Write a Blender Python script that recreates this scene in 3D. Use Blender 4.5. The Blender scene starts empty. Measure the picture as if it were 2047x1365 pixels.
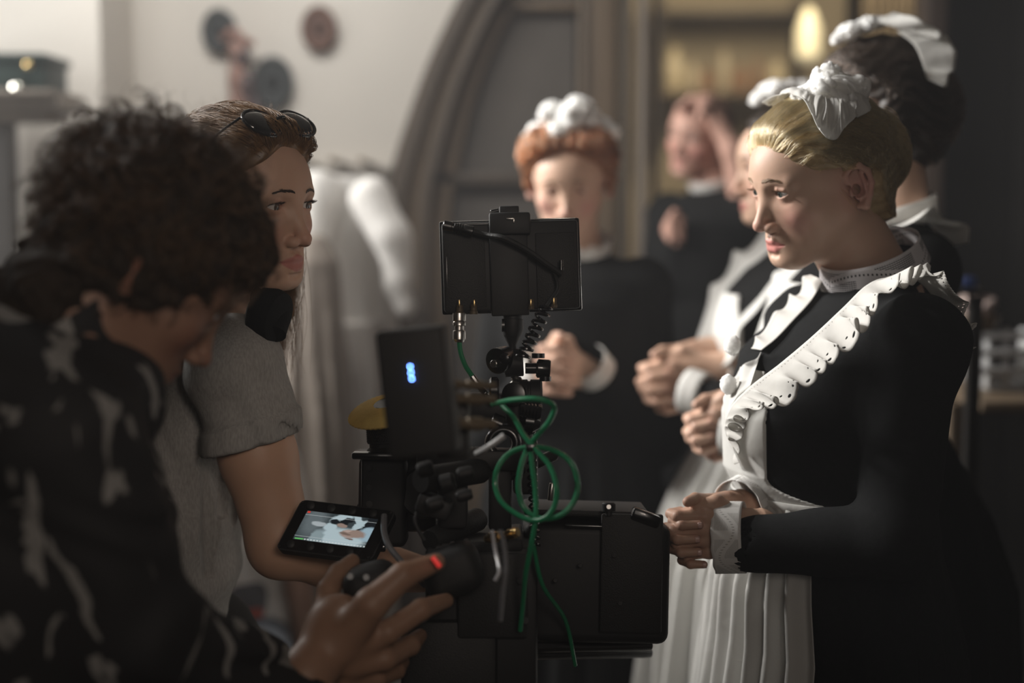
import bpy, bmesh, math, random
import numpy as np
from mathutils import Vector, Matrix
rnd = random.Random(7)
F32 = np.float32
sc = bpy.context.scene
COL = sc.collection

# ------------------------------------------------------------------ camera, world, lights, exposure
FPX = 2047 * 50.0 / 36.0
PITCH = math.radians(5.7)
CAM = np.array([0.0, 0.0, 1.52])
cp, sp = math.cos(PITCH), math.sin(PITCH)
def at(px, py, d):
    """world point seen at photo pixel (px,py) at depth d metres along the lens axis"""
    u = (px - 1023.5) / FPX; v = (682.5 - py) / FPX
    return np.array([CAM[0] + d * u, CAM[1] + d * (cp + v * sp), CAM[2] + d * (-sp + v * cp)])
cam_data = bpy.data.cameras.new('camera'); cam = bpy.data.objects.new('camera', cam_data); COL.objects.link(cam)
cam.location = tuple(CAM); cam.rotation_euler = (math.pi / 2 - PITCH, 0, 0)
cam_data.lens = 50; cam_data.sensor_width = 36; cam_data.clip_start = 0.05
cam_data.dof.use_dof = True; cam_data.dof.focus_distance = 1.87; cam_data.dof.aperture_fstop = 1.4
sc.camera = cam
sc.view_settings.view_transform = 'Standard'; sc.view_settings.look = 'None'
sc.view_settings.gamma = 1; sc.view_settings.use_curve_mapping = False
sc.view_settings.exposure = 0.0
try:
    sc.cycles.use_denoising = True; sc.cycles.max_bounces = 7; sc.cycles.diffuse_bounces = 3
    sc.cycles.glossy_bounces = 3; sc.cycles.transmission_bounces = 4; sc.cycles.transparent_max_bounces = 8
    sc.cycles.volume_bounces = 0; sc.cycles.sample_clamp_indirect = 4; sc.cycles.caustics_reflective = False
    sc.cycles.caustics_refractive = False; sc.cycles_curves.shape = 'RIBBONS'
except Exception as e:
    print(e)
world = bpy.data.worlds.new('world'); sc.world = world; world.use_nodes = True
world.node_tree.nodes['Background'].inputs[0].default_value = (0.8, 0.85, 0.9, 1)
world.node_tree.nodes['Background'].inputs[1].default_value = 0.0
def area(name, loc, target, sx, sy, power, col, spread=180):
    l = bpy.data.lights.new(name, 'AREA'); l.shape = 'RECTANGLE'; l.size = sx; l.size_y = sy
    l.energy = power; l.color = col; l.spread = math.radians(spread)
    o = bpy.data.objects.new(name, l); COL.objects.link(o); o.location = loc
    o.rotation_euler = (Vector(target) - Vector(loc)).to_track_quat('-Z', 'Y').to_euler()
    return o
area('daylight_window_key', (-2.05, 2.48, 2.86), (0.35, 2.15, 1.35), .9, .26, 30, (1.0, 0.97, 0.93), 90)
area('wall_fill', (-.75, 3.3, 2.93), (-.35, 4.4, 1.8), 1.2, .4, 17, (0.99, 0.965, 0.93), 140)  # soft light added inside the room to brighten the back wall
area('maid_fill', (-2.3, 3.55, 2.35), (0.45, 2.8, 1.25), .7, .5, 24, (1.0, 0.975, 0.94), 80)  # second light, added to brighten the maids standing further back
area('pier_fill', (-2.6, 3.0, 1.9), (-1.7, 4.2, 2.1), .5, 1.0, 6, (0.98, 0.98, 0.97), 100)  # small extra light, added for the pier face alone
area('kitchen_lamp', (1.35, 6.0, 2.8), (1.3, 7.2, 1.6), 1.0, 0.6, 25, (1.0, 0.86, 0.62))
area('room_fill', (0.1, -1.4, 2.2), (0.3, 2.0, 1.3), 1.6, 1.2, 6.4, (1.0, 0.89, 0.80))
area('crew_fill', (.35, -.35, 1.95), (-.42, 1.95, 1.28), .4, .4, .42, (1.0, 0.84, 0.72), 42)
# thin haze added in the air to lift the blacks
vs = world.node_tree.nodes.new('ShaderNodeVolumeScatter'); vs.inputs['Color'].default_value = (.95, .96, 1, 1); vs.inputs['Density'].default_value = 0.013; vs.inputs['Anisotropy'].default_value = .1
world.node_tree.links.new(vs.outputs[0], world.node_tree.nodes['World Output'].inputs['Volume'])

# ------------------------------------------------------------------ naming helpers
def tag(o, label=None, cat=None, group=None, kind=None):
    if label: o['label'] = label
    if cat: o['category'] = cat
    if group: o['group'] = group
    if kind: o['kind'] = kind
    return o
def thing(name, loc, label, cat, group=None):
    o = bpy.data.objects.new(name, None); COL.objects.link(o); o.location = tuple(float(a) for a in loc)
    o.empty_display_size = 0.05
    return tag(o, label, cat, group)
def adopt(o, parent):
    if parent is not None:
        o.parent = parent
        m = Matrix.Translation(parent.location) if parent.type == 'EMPTY' else Matrix.Identity(4)   # meshes hold world coordinates
        o.matrix_parent_inverse = m.inverted()
    return o
def mesh_obj(name, V, F, mat, parent=None, smooth=True, col=None, uv=None, sub=0, solid=0, label=None, auto=None):
    me = bpy.data.meshes.new(name)
    V = np.asarray(V, dtype=np.float64)
    if isinstance(F, np.ndarray):
        nf, k = F.shape
        me.vertices.add(len(V)); me.vertices.foreach_set('co', V.ravel())
        me.loops.add(nf * k); me.loops.foreach_set('vertex_index', F.ravel().astype(np.int32))
        me.polygons.add(nf); me.polygons.foreach_set('loop_start', np.arange(0, nf * k, k, dtype=np.int32))
        me.update(calc_edges=True); me.validate()
    else:
        me.from_pydata([tuple(v) for v in V], [], F); me.update()
    if smooth: me.polygons.foreach_set('use_smooth', np.ones(len(me.polygons), dtype=bool))
    if auto is not None:
        try: me.set_sharp_from_angle(angle=math.radians(auto))
        except Exception: pass
    if col is not None:
        a = me.color_attributes.new('Col', 'FLOAT_COLOR', 'POINT')
        c = np.ones((len(V), 4), dtype=F32); c[:, :3] = col; a.data.foreach_set('color', c.ravel())
    if uv is not None:
        l = me.uv_layers.new(name='UVMap'); vi = np.zeros(len(me.loops), dtype=np.int32)
        me.loops.foreach_get('vertex_index', vi); l.data.foreach_set('uv', np.asarray(uv, dtype=F32)[vi].ravel())
    if mat: me.materials.append(mat)
    o = bpy.data.objects.new(name, me); COL.objects.link(o)
    if solid:
        m = o.modifiers.new('thickness', 'SOLIDIFY'); m.thickness = solid; m.offset = 0
    if sub:
        m = o.modifiers.new('smooth', 'SUBSURF'); m.levels = sub; m.render_levels = sub
    if label: o['label'] = label
    return adopt(o, parent)

# ------------------------------------------------------------------ materials
def nt_mat(name):
    m = bpy.data.materials.new(name); m.use_nodes = True
    nt = m.node_tree; b = nt.nodes['Principled BSDF']
    return m, nt, b
def N(nt, t, **kw):
    n = nt.nodes.new(t)
    for k, v in kw.items(): setattr(n, k, v)
    return n
def L(nt, a, b): nt.links.new(a, b)
def math_n(nt, op, a, b=None, c=None):
    n = N(nt, 'ShaderNodeMath', operation=op)
    for i, x in enumerate((a, b, c)):
        if x is None: continue
        if isinstance(x, (int, float)): n.inputs[i].default_value = x
        else: L(nt, x, n.inputs[i])
    return n.outputs[0]
def mix_n(nt, fac, a, b):
    n = N(nt, 'ShaderNodeMix', data_type='RGBA')
    for s, x in ((n.inputs[0], fac), (n.inputs[6], a), (n.inputs[7], b)):
        if isinstance(x, (int, float)): s.default_value = x
        elif isinstance(x, tuple): s.default_value = (*x, 1) if len(x) == 3 else x
        else: L(nt, x, s)
    return n.outputs[2]
def mat(name, col, rough=0.6, metal=0.0, var=0.15, scale=30, bump=0.0, bscale=200, spec=0.5, emit=None, estr=0, coat=0, sheen=0, alpha=None):
    m, nt, b = nt_mat(name)
    tc = N(nt, 'ShaderNodeTexCoord'); no = N(nt, 'ShaderNodeTexNoise'); no.inputs['Scale'].default_value = scale
    no.inputs['Detail'].default_value = 3
    L(nt, tc.outputs['Object'], no.inputs['Vector'])
    f = no.outputs['Fac']
    lo = tuple(max(0, c * (1 - var)) for c in col); hi = tuple(min(1, c * (1 + var)) for c in col)
    L(nt, mix_n(nt, f, lo, hi), b.inputs['Base Color'])
    b.inputs['Roughness'].default_value = rough; b.inputs['Metallic'].default_value = metal
    b.inputs['Specular IOR Level'].default_value = spec
    if coat: b.inputs['Coat Weight'].default_value = coat
    if sheen: b.inputs['Sheen Weight'].default_value = sheen
    if emit: b.inputs['Emission Color'].default_value = (*emit, 1); b.inputs['Emission Strength'].default_value = estr
    if bump:
        n2 = N(nt, 'ShaderNodeTexNoise'); n2.inputs['Scale'].default_value = bscale; L(nt, tc.outputs['Object'], n2.inputs['Vector'])
        bp = N(nt, 'ShaderNodeBump'); bp.inputs['Strength'].default_value = bump; bp.inputs['Distance'].default_value = 0.002
        L(nt, n2.outputs['Fac'], bp.inputs['Height']); L(nt, bp.outputs['Normal'], b.inputs['Normal'])
    return m
def skin_mat(name, tone=(1, 1, 1), rough=0.48, sss=0.12):
    m, nt, b = nt_mat(name)
    at_ = N(nt, 'ShaderNodeAttribute', attribute_name='Col')
    tc = N(nt, 'ShaderNodeTexCoord'); no = N(nt, 'ShaderNodeTexNoise'); no.inputs['Scale'].default_value = 60; no.inputs['Detail'].default_value = 5
    L(nt, tc.outputs['Object'], no.inputs['Vector'])
    mm = N(nt, 'ShaderNodeMix', data_type='RGBA', blend_type='MULTIPLY'); mm.inputs[0].default_value = 1
    L(nt, at_.outputs['Color'], mm.inputs[6])
    L(nt, mix_n(nt, no.outputs['Fac'], tuple(t * .9 for t in tone), tuple(min(1, t * 1.06) for t in tone)), mm.inputs[7])
    L(nt, mm.outputs[2], b.inputs['Base Color'])
    b.inputs['Roughness'].default_value = rough; b.inputs['Specular IOR Level'].default_value = .35
    b.inputs['Subsurface Weight'].default_value = sss; b.inputs['Subsurface Radius'].default_value = (1, .35, .2); b.inputs['Subsurface Scale'].default_value = .006
    n2 = N(nt, 'ShaderNodeTexNoise'); n2.inputs['Scale'].default_value = 700; L(nt, tc.outputs['Object'], n2.inputs['Vector'])
    bp = N(nt, 'ShaderNodeBump'); bp.inputs['Strength'].default_value = .12; bp.inputs['Distance'].default_value = .0006
    L(nt, n2.outputs['Fac'], bp.inputs['Height']); L(nt, bp.outputs['Normal'], b.inputs['Normal'])
    return m
def hair_mat(name, root, tip, rough=0.42):
    m, nt, b = nt_mat(name)
    tc = N(nt, 'ShaderNodeTexCoord'); no = N(nt, 'ShaderNodeTexNoise'); no.inputs['Scale'].default_value = 90
    L(nt, tc.outputs['Object'], no.inputs['Vector'])
    L(nt, mix_n(nt, no.outputs['Fac'], root, tip), b.inputs['Base Color'])
    b.inputs['Roughness'].default_value = rough; b.inputs['Specular IOR Level'].default_value = .35
    return m

# ------------------------------------------------------------------ signed-distance modelling
def V3(*a): return np.array(a, dtype=F32)
def ell(P, c, r):
    q = P - V3(*c); r = V3(*r); k0 = np.sqrt(((q / r) ** 2).sum(1)); k1 = np.sqrt(((q / (r * r)) ** 2).sum(1)) + 1e-9
    return k0 * (k0 - 1) / k1
def cap(P, a, b, ra, rb):
    a = np.asarray(a, F32); b = np.asarray(b, F32); ba = b - a; pa = P - a
    h = np.clip((pa @ ba) / max(float(ba @ ba), 1e-9), 0, 1)
    q = pa - h[:, None] * ba
    return np.sqrt((q * q).sum(1)) - (ra + (rb - ra) * h)
def smin(a, b, k):
    h = np.maximum(k - np.abs(a - b), 0) / k
    return np.minimum(a, b) - h * h * k * .25
def smax(a, b, k): return -smin(-a, -b, k)
def chain(P, pts, rad, k=0.01):
    d = None
    for i in range(len(pts) - 1):
        e = cap(P, pts[i], pts[i + 1], rad[i], rad[i + 1]); d = e if d is None else smin(d, e, k)
    return d
def loft(P, keys, fold=None):
    """vertical loft: keys rows (z, cx, cy, rx, ry), interpolated; fold(theta,z) multiplies the radius"""
    K = np.array(sorted(keys), dtype=np.float64); z = np.clip(P[:, 2], K[0, 0], K[-1, 0])
    cx, cy, rx, ry = (np.interp(z, K[:, 0], K[:, i]).astype(F32) for i in (1, 2, 3, 4))
    x = P[:, 0] - cx; y = P[:, 1] - cy
    q = np.sqrt((x / rx) ** 2 + (y / ry) ** 2)
    if fold is not None: q = q / fold(np.arctan2(y / ry, x / rx), P[:, 2])
    d = (q - 1) * np.minimum(rx, ry)
    over = np.maximum(P[:, 2] - K[-1, 0], K[0, 0] - P[:, 2])
    return np.where(over > 0, np.sqrt(np.maximum(d, 0) ** 2 + np.maximum(over, 0) ** 2), np.maximum(d, over)).astype(F32) if True else d
def mesh_sdf(f, lo, hi, h):
    lo = np.asarray(lo, np.float64); hi = np.asarray(hi, np.float64)
    nb = np.ceil((hi - lo) / (16 * h)).astype(int) + 1
    def ev(P):
        out = np.empty(len(P), F32)
        for i in range(0, len(P), 400000): out[i:i + 400000] = f(P[i:i + 400000].astype(F32))
        return out
    g = np.stack(np.meshgrid(*[np.arange(n) for n in nb], indexing='ij'), -1).reshape(-1, 3)
    c16 = ev(lo + (g + .5) * 16 * h)
    act = g[np.abs(c16) < 16 * h * .5 * 1.74 * 1.25]
    d4 = np.repeat(np.repeat(np.repeat(c16.reshape(nb), 4, 0), 4, 1), 4, 2)
    o4 = np.stack(np.meshgrid(*[np.arange(4)] * 3, indexing='ij'), -1).reshape(-1, 3)
    g4 = (act[:, None, :] * 4 + o4[None]).reshape(-1, 3)
    c4 = ev(lo + (g4 + .5) * 4 * h); d4[g4[:, 0], g4[:, 1], g4[:, 2]] = c4
    a4 = g4[np.abs(c4) < 4 * h * .5 * 1.74 * 1.5 + h]
    D = np.repeat(np.repeat(np.repeat(d4, 4, 0), 4, 1), 4, 2)
    g1 = (a4[:, None, :] * 4 + o4[None]).reshape(-1, 3)
    D[g1[:, 0], g1[:, 1], g1[:, 2]] = ev(lo + g1 * h)
    D[0] = D[-1] = 1; D[:, 0] = D[:, -1] = 1; D[:, :, 0] = D[:, :, -1] = 1
    S = D < 0
    cnt = np.zeros(tuple(np.array(S.shape) - 1), np.int8)
    for i in (0, 1):
        for j in (0, 1):
            for k in (0, 1):
                cnt += S[i:S.shape[0] - 1 + i, j:S.shape[1] - 1 + j, k:S.shape[2] - 1 + k]
    cells = np.argwhere((cnt > 0) & (cnt < 8))
    acc = np.zeros((len(cells), 3)); n = np.zeros(len(cells))
    crn = [(i, j, k) for i in (0, 1) for j in (0, 1) for k in (0, 1)]
    for a in crn:
        for ax in range(3):
            if a[ax]: continue
            b = list(a); b[ax] = 1
            A = cells + a; B = cells + b
            va = D[A[:, 0], A[:, 1], A[:, 2]].astype(np.float64); vb = D[B[:, 0], B[:, 1], B[:, 2]].astype(np.float64)
            m = (va < 0) != (vb < 0); t = np.where(m, va / np.where(m, va - vb, 1), 0)
            p = np.array(a)[None] + np.zeros((len(cells), 3)); p[:, ax] += t
            acc += np.where(m[:, None], p, 0); n += m
    V = lo + (cells + acc / np.maximum(n, 1)[:, None]) * h
    idx = -np.ones(cnt.shape, np.int64); idx[cells[:, 0], cells[:, 1], cells[:, 2]] = np.arange(len(cells))
    Fs = []
    for ax in range(3):
        u, v = (ax + 1) % 3, (ax + 2) % 3
        sl0 = [slice(None)] * 3; sl1 = [slice(None)] * 3; sl0[ax] = slice(0, -1); sl1[ax] = slice(1, None)
        e = np.argwhere(S[tuple(sl0)] != S[tuple(sl1)])
        e = e[(e[:, u] > 0) & (e[:, v] > 0) & (e[:, u] < S.shape[u] - 1) & (e[:, v] < S.shape[v] - 1)]
        if not len(e): continue
        inside = S[tuple(sl0)][e[:, 0], e[:, 1], e[:, 2]]
        q = []
        for du, dv in ((-1, -1), (0, -1), (0, 0), (-1, 0)):
            c = e.copy(); c[:, u] += du; c[:, v] += dv; q.append(idx[c[:, 0], c[:, 1], c[:, 2]])
        q = np.stack(q, 1); q[~inside] = q[~inside][:, ::-1]
        Fs.append(q)
    Fq = np.concatenate(Fs); Fq = Fq[(Fq >= 0).all(1)]
    return V, Fq
def project(f, P, off=0.0, it=5):
    """pull points onto the surface f=off"""
    P = np.asarray(P, F32).copy(); e = 5e-4
    for _ in range(it):
        d = f(P) - off
        g = np.stack([f(P + V3(e, 0, 0)), f(P + V3(0, e, 0)), f(P + V3(0, 0, e))], 1) - (d + off)[:, None]
        g /= (np.linalg.norm(g, axis=1, keepdims=True) + 1e-9)
        P -= g * np.clip(d, -.05, .05)[:, None]
    return P, g
def frame(fwd, up=(0, 0, 1)):
    """3x3 whose columns are forward, left, up"""
    f = Vector(fwd).normalized(); l = Vector(up).cross(f).normalized(); u = f.cross(l)
    return np.array([f, l, u]).T
def head_frame(yaw, pitch, roll):
    """yaw: degrees from +X counter-clockwise (seen from above); pitch>0 looks down; roll>0 tips the crown to the left ear"""
    y, p, r = map(math.radians, (yaw, pitch, roll))
    f = Vector((math.cos(y) * math.cos(p), math.sin(y) * math.cos(p), -math.sin(p)))
    l = Vector((0, 0, 1)).cross(f).normalized(); u = f.cross(l)
    l2 = l * math.cos(r) - u * math.sin(r); u2 = u * math.cos(r) + l * math.sin(r)
    return np.array([f, l2, u2]).T

# ------------------------------------------------------------------ polygon building
class MB:
    def __init__(s): s.V = []; s.F = []
    def add(s, V, F):
        o = len(s.V); s.V += [tuple(map(float, v)) for v in V]; s.F += [tuple(int(i) + o for i in f) for f in F]; return s
    def box(s, c, half, R=None, bev=0.0, seg=2):
        bm = bmesh.new(); bmesh.ops.create_cube(bm, size=2)
        for v in bm.verts: v.co = Vector((v.co.x * half[0], v.co.y * half[1], v.co.z * half[2]))
        if bev: bmesh.ops.bevel(bm, geom=list(bm.edges), offset=bev, segments=seg, affect='EDGES', profile=.5)
        V = np.array([v.co for v in bm.verts]); bm.verts.index_update(); F = [[v.index for v in f.verts] for f in bm.faces]; bm.free()
        if R is not None: V = V @ np.asarray(R).T
        return s.add(V + np.asarray(c, float), F)
    def cyl(s, a, b, r, n=20, r2=None):
        return s.lathe(a, b, [(0, r), (1, r if r2 is None else r2)], n)
    def lathe(s, a, b, prof, n=24):
        """prof: (t along a->b in 0..1, radius)"""
        a = np.asarray(a, float); b = np.asarray(b, float); ax = b - a; Ln = np.linalg.norm(ax); z = ax / Ln
        x = np.cross(z, [0, 0, 1] if abs(z[2]) < .9 else [1, 0, 0]); x /= np.linalg.norm(x); y = np.cross(z, x)
        th = np.arange(n) * 2 * math.pi / n; V = []; F = []
        for t, r in prof:
            for q in th: V.append(a + ax * t + r * (x * math.cos(q) + y * math.sin(q)))
        k = len(prof)
        for i in range(k - 1):
            for j in range(n): F.append((i * n + j, i * n + (j + 1) % n, (i + 1) * n + (j + 1) % n, (i + 1) * n + j))
        F.append(tuple(range(n))[::-1]); F.append(tuple((k - 1) * n + j for j in range(n)))
        return s.add(V, F)
    def tube(s, path, r, n=8):
        P = np.asarray(path, float); k = len(P); T = np.gradient(P, axis=0); T /= np.linalg.norm(T, axis=1, keepdims=True) + 1e-12
        x = np.cross(T[0], [0, 0, 1] if abs(T[0][2]) < .9 else [1, 0, 0]); x /= np.linalg.norm(x)
        rr = np.broadcast_to(np.asarray(r, float), (k,)); V = []; F = []
        for i in range(k):
            x = x - T[i] * (x @ T[i]); x /= np.linalg.norm(x); y = np.cross(T[i], x)
            for j in range(n):
                q = 2 * math.pi * j / n; V.append(P[i] + rr[i] * (x * math.cos(q) + y * math.sin(q)))
        for i in range(k - 1):
            for j in range(n): F.append((i * n + j, i * n + (j + 1) % n, (i + 1) * n + (j + 1) % n, (i + 1) * n + j))
        F.append(tuple(range(n))[::-1]); F.append(tuple((k - 1) * n + j for j in range(n)))
        return s.add(V, F)
    def sphere(s, c, r, n=14):
        r = np.broadcast_to(np.asarray(r, float), (3,)); V = []; F = []
        m = n // 2
        for i in range(m + 1):
            for j in range(n):
                a = math.pi * i / m; q = 2 * math.pi * j / n
                V.append(np.asarray(c) + r * np.array([math.sin(a) * math.cos(q), math.sin(a) * math.sin(q), math.cos(a)]))
        for i in range(m):
            for j in range(n): F.append((i * n + j, (i + 1) * n + j, (i + 1) * n + (j + 1) % n, i * n + (j + 1) % n))
        return s.add(V, F)
    def poly(s, pts, axis, depth):
        """extrude a planar polygon along vector axis*depth"""
        P = np.asarray(pts, float); n = len(P); d = np.asarray(axis, float) * depth
        F = [tuple(range(n))[::-1], tuple(range(n, 2 * n))] + [(i, (i + 1) % n, n + (i + 1) % n, n + i) for i in range(n)]
        return s.add(np.vstack([P, P + d]), F)
    def grid(s, G):
        G = np.asarray(G, float); a, b = G.shape[:2]
        F = [(i * b + j, (i + 1) * b + j, (i + 1) * b + j + 1, i * b + j + 1) for i in range(a - 1) for j in range(b - 1)]
        return s.add(G.reshape(-1, 3), F)
    def obj(s, name, m, parent=None, smooth=True, auto=35, **kw):
        return mesh_obj(name, s.V, s.F, m, parent, smooth, auto=auto if smooth else None, **kw)
def spline(pts, n):
    """Catmull-Rom through the points"""
    P = np.asarray(pts, float); P = np.vstack([2 * P[0] - P[1], P, 2 * P[-1] - P[-2]]); m = len(P) - 3
    t = np.linspace(0, m - 1e-9, n); i = t.astype(int); u = (t - i)[:, None]
    a, b, c, d = P[i], P[i + 1], P[i + 2], P[i + 3]
    return .5 * (2 * b + (c - a) * u + (2 * a - 5 * b + 4 * c - d) * u ** 2 + (3 * b - a - 3 * c + d) * u ** 3)
def grid_obj(name, G, m, parent=None, solid=0, **kw):
    G = np.asarray(G, float); a, b = G.shape[:2]
    I = np.arange(a * b).reshape(a, b)
    F = np.stack([I[:-1, :-1], I[1:, :-1], I[1:, 1:], I[:-1, 1:]], -1).reshape(-1, 4)
    uu, vv = np.meshgrid(np.linspace(0, 1, a), np.linspace(0, 1, b), indexing='ij')
    return mesh_obj(name, G.reshape(-1, 3), F, m, parent, uv=np.stack([uu, vv], -1).reshape(-1, 2), solid=solid, **kw)
def strands(name, paths, r, m, parent=None, taper=0.3):
    """hair strands: paths (n, k, 3) as one hair-curves object"""
    paths = np.asarray(paths, F32); n, k = paths.shape[:2]
    hc = bpy.data.hair_curves.new(name); hc.add_curves([k] * n)
    hc.attributes['position'].data.foreach_set('vector', paths.reshape(-1).astype(F32))
    ra = hc.attributes.get('radius') or hc.attributes.new('radius', 'FLOAT', 'POINT')
    rr = np.tile(np.linspace(1, taper, k) * r, n).astype(F32); ra.data.foreach_set('value', rr)
    hc.materials.append(m); o = bpy.data.objects.new(name, hc); COL.objects.link(o)
    o['kind'] = 'stuff'
    return adopt(o, parent)
# ------------------------------------------------------------------ shared materials
M_plaster = mat('plaster', (0.70, 0.66, 0.60), .9, var=.08, scale=2.5, bump=.3, bscale=14)
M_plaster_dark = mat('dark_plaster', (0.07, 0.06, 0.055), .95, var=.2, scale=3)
M_ceil = mat('ceiling_paint', (0.45, 0.42, 0.38), .95, var=.08, scale=2)
M_floor = mat('floor_boards', (0.10, 0.075, 0.055), .6, var=.3, scale=8)
def wood_mat(name, a, b, scale=3.0, rough=.55, stretch=(1, 1, .08)):
    m, nt, bs = nt_mat(name); tc = N(nt, 'ShaderNodeTexCoord'); mp = N(nt, 'ShaderNodeMapping'); mp.inputs['Scale'].default_value = stretch
    L(nt, tc.outputs['Object'], mp.inputs['Vector']); no = N(nt, 'ShaderNodeTexNoise'); no.inputs['Scale'].default_value = scale * 12; no.inputs['Detail'].default_value = 6
    L(nt, mp.outputs['Vector'], no.inputs['Vector']); L(nt, mix_n(nt, no.outputs['Fac'], a, b), bs.inputs['Base Color']); bs.inputs['Roughness'].default_value = rough
    return m
M_wood_dark = wood_mat('old_dark_wood', (0.055, 0.042, 0.030), (0.13, 0.10, 0.075))
M_wood_mid = wood_mat('worn_brown_wood', (0.12, 0.085, 0.055), (0.26, 0.19, 0.125))
M_wood_tan = wood_mat('tan_wood', (0.30, 0.21, 0.11), (0.46, 0.33, 0.18))
M_black_cloth = mat('black_wool', (0.010, 0.0105, 0.011), .95, var=.3, scale=120, bump=.2, bscale=900, spec=.15)
M_black_bg = mat('black_wool_soft', (0.005, 0.005, 0.005), .95, var=.3, scale=60, spec=.15)
def cotton_mat(name, col=(0.80, 0.79, 0.76), rough=.85, trans=.32):
    m, nt, b = nt_mat(name); tc = N(nt, 'ShaderNodeTexCoord')
    no = N(nt, 'ShaderNodeTexNoise'); no.inputs['Scale'].default_value = 700; L(nt, tc.outputs['Object'], no.inputs['Vector'])
    L(nt, mix_n(nt, no.outputs['Fac'], tuple(c * .93 for c in col), col), b.inputs['Base Color']); b.inputs['Roughness'].default_value = rough
    b.inputs['Specular IOR Level'].default_value = .15
    n2 = N(nt, 'ShaderNodeTexNoise'); n2.inputs['Scale'].default_value = 45; n2.inputs['Detail'].default_value = 5; L(nt, tc.outputs['Object'], n2.inputs['Vector'])
    bp = N(nt, 'ShaderNodeBump'); bp.inputs['Strength'].default_value = .35; bp.inputs['Distance'].default_value = .004
    L(nt, n2.outputs['Fac'], bp.inputs['Height']); L(nt, bp.outputs['Normal'], b.inputs['Normal'])
    out = nt.nodes['Material Output']; tr = N(nt, 'ShaderNodeBsdfTranslucent'); tr.inputs[0].default_value = (*col, 1)
    mx = N(nt, 'ShaderNodeMixShader'); mx.inputs[0].default_value = trans
    L(nt, b.outputs[0], mx.inputs[1]); L(nt, tr.outputs[0], mx.inputs[2]); L(nt, mx.outputs[0], out.inputs[0])
    m['mx'] = 1
    return m
M_cotton = cotton_mat('white_cotton')
M_puff = mat('gathered_white_cotton', (.84, .83, .80), .85, var=.04, scale=60, bump=.3, bscale=120, spec=.15)
_b = M_puff.node_tree.nodes['Principled BSDF']; _b.inputs['Subsurface Weight'].default_value = .9; _b.inputs['Subsurface Radius'].default_value = (1, 1, 1); _b.inputs['Subsurface Scale'].default_value = .022
def eyelet_mat(name):
    """white cotton frill with a row of round eyelets near its free edge (uv: u along in repeats, v across)"""
    m = cotton_mat(name, (0.80, 0.785, 0.75), trans=.34); nt = m.node_tree; out = nt.nodes['Material Output']; src = out.inputs[0].links[0].from_socket
    uv = N(nt, 'ShaderNodeUVMap'); sx = N(nt, 'ShaderNodeSeparateXYZ'); L(nt, uv.outputs[0], sx.inputs[0])
    def hole(rep, v0, ru, rv, ph=0.0):
        fr = math_n(nt, 'FRACT', math_n(nt, 'ADD', math_n(nt, 'MULTIPLY', sx.outputs[0], rep), ph))
        a = math_n(nt, 'DIVIDE', math_n(nt, 'SUBTRACT', fr, .5), ru); b_ = math_n(nt, 'DIVIDE', math_n(nt, 'SUBTRACT', sx.outputs[1], v0), rv)
        return math_n(nt, 'LESS_THAN', math_n(nt, 'ADD', math_n(nt, 'MULTIPLY', a, a), math_n(nt, 'MULTIPLY', b_, b_)), 1.0)
    h = math_n(nt, 'MAXIMUM', hole(48, .87, .17, .034), math_n(nt, 'MAXIMUM', hole(28, .72, .07, .022, .5), hole(90, .10, .10, .014)))
    tp = N(nt, 'ShaderNodeBsdfTransparent'); mx = N(nt, 'ShaderNodeMixShader'); L(nt, h, mx.inputs[0]); L(nt, src, mx.inputs[1]); L(nt, tp.outputs[0], mx.inputs[2])
    L(nt, mx.outputs[0], out.inputs[0]); return m
M_eyelet = eyelet_mat('eyelet_cotton')
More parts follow.
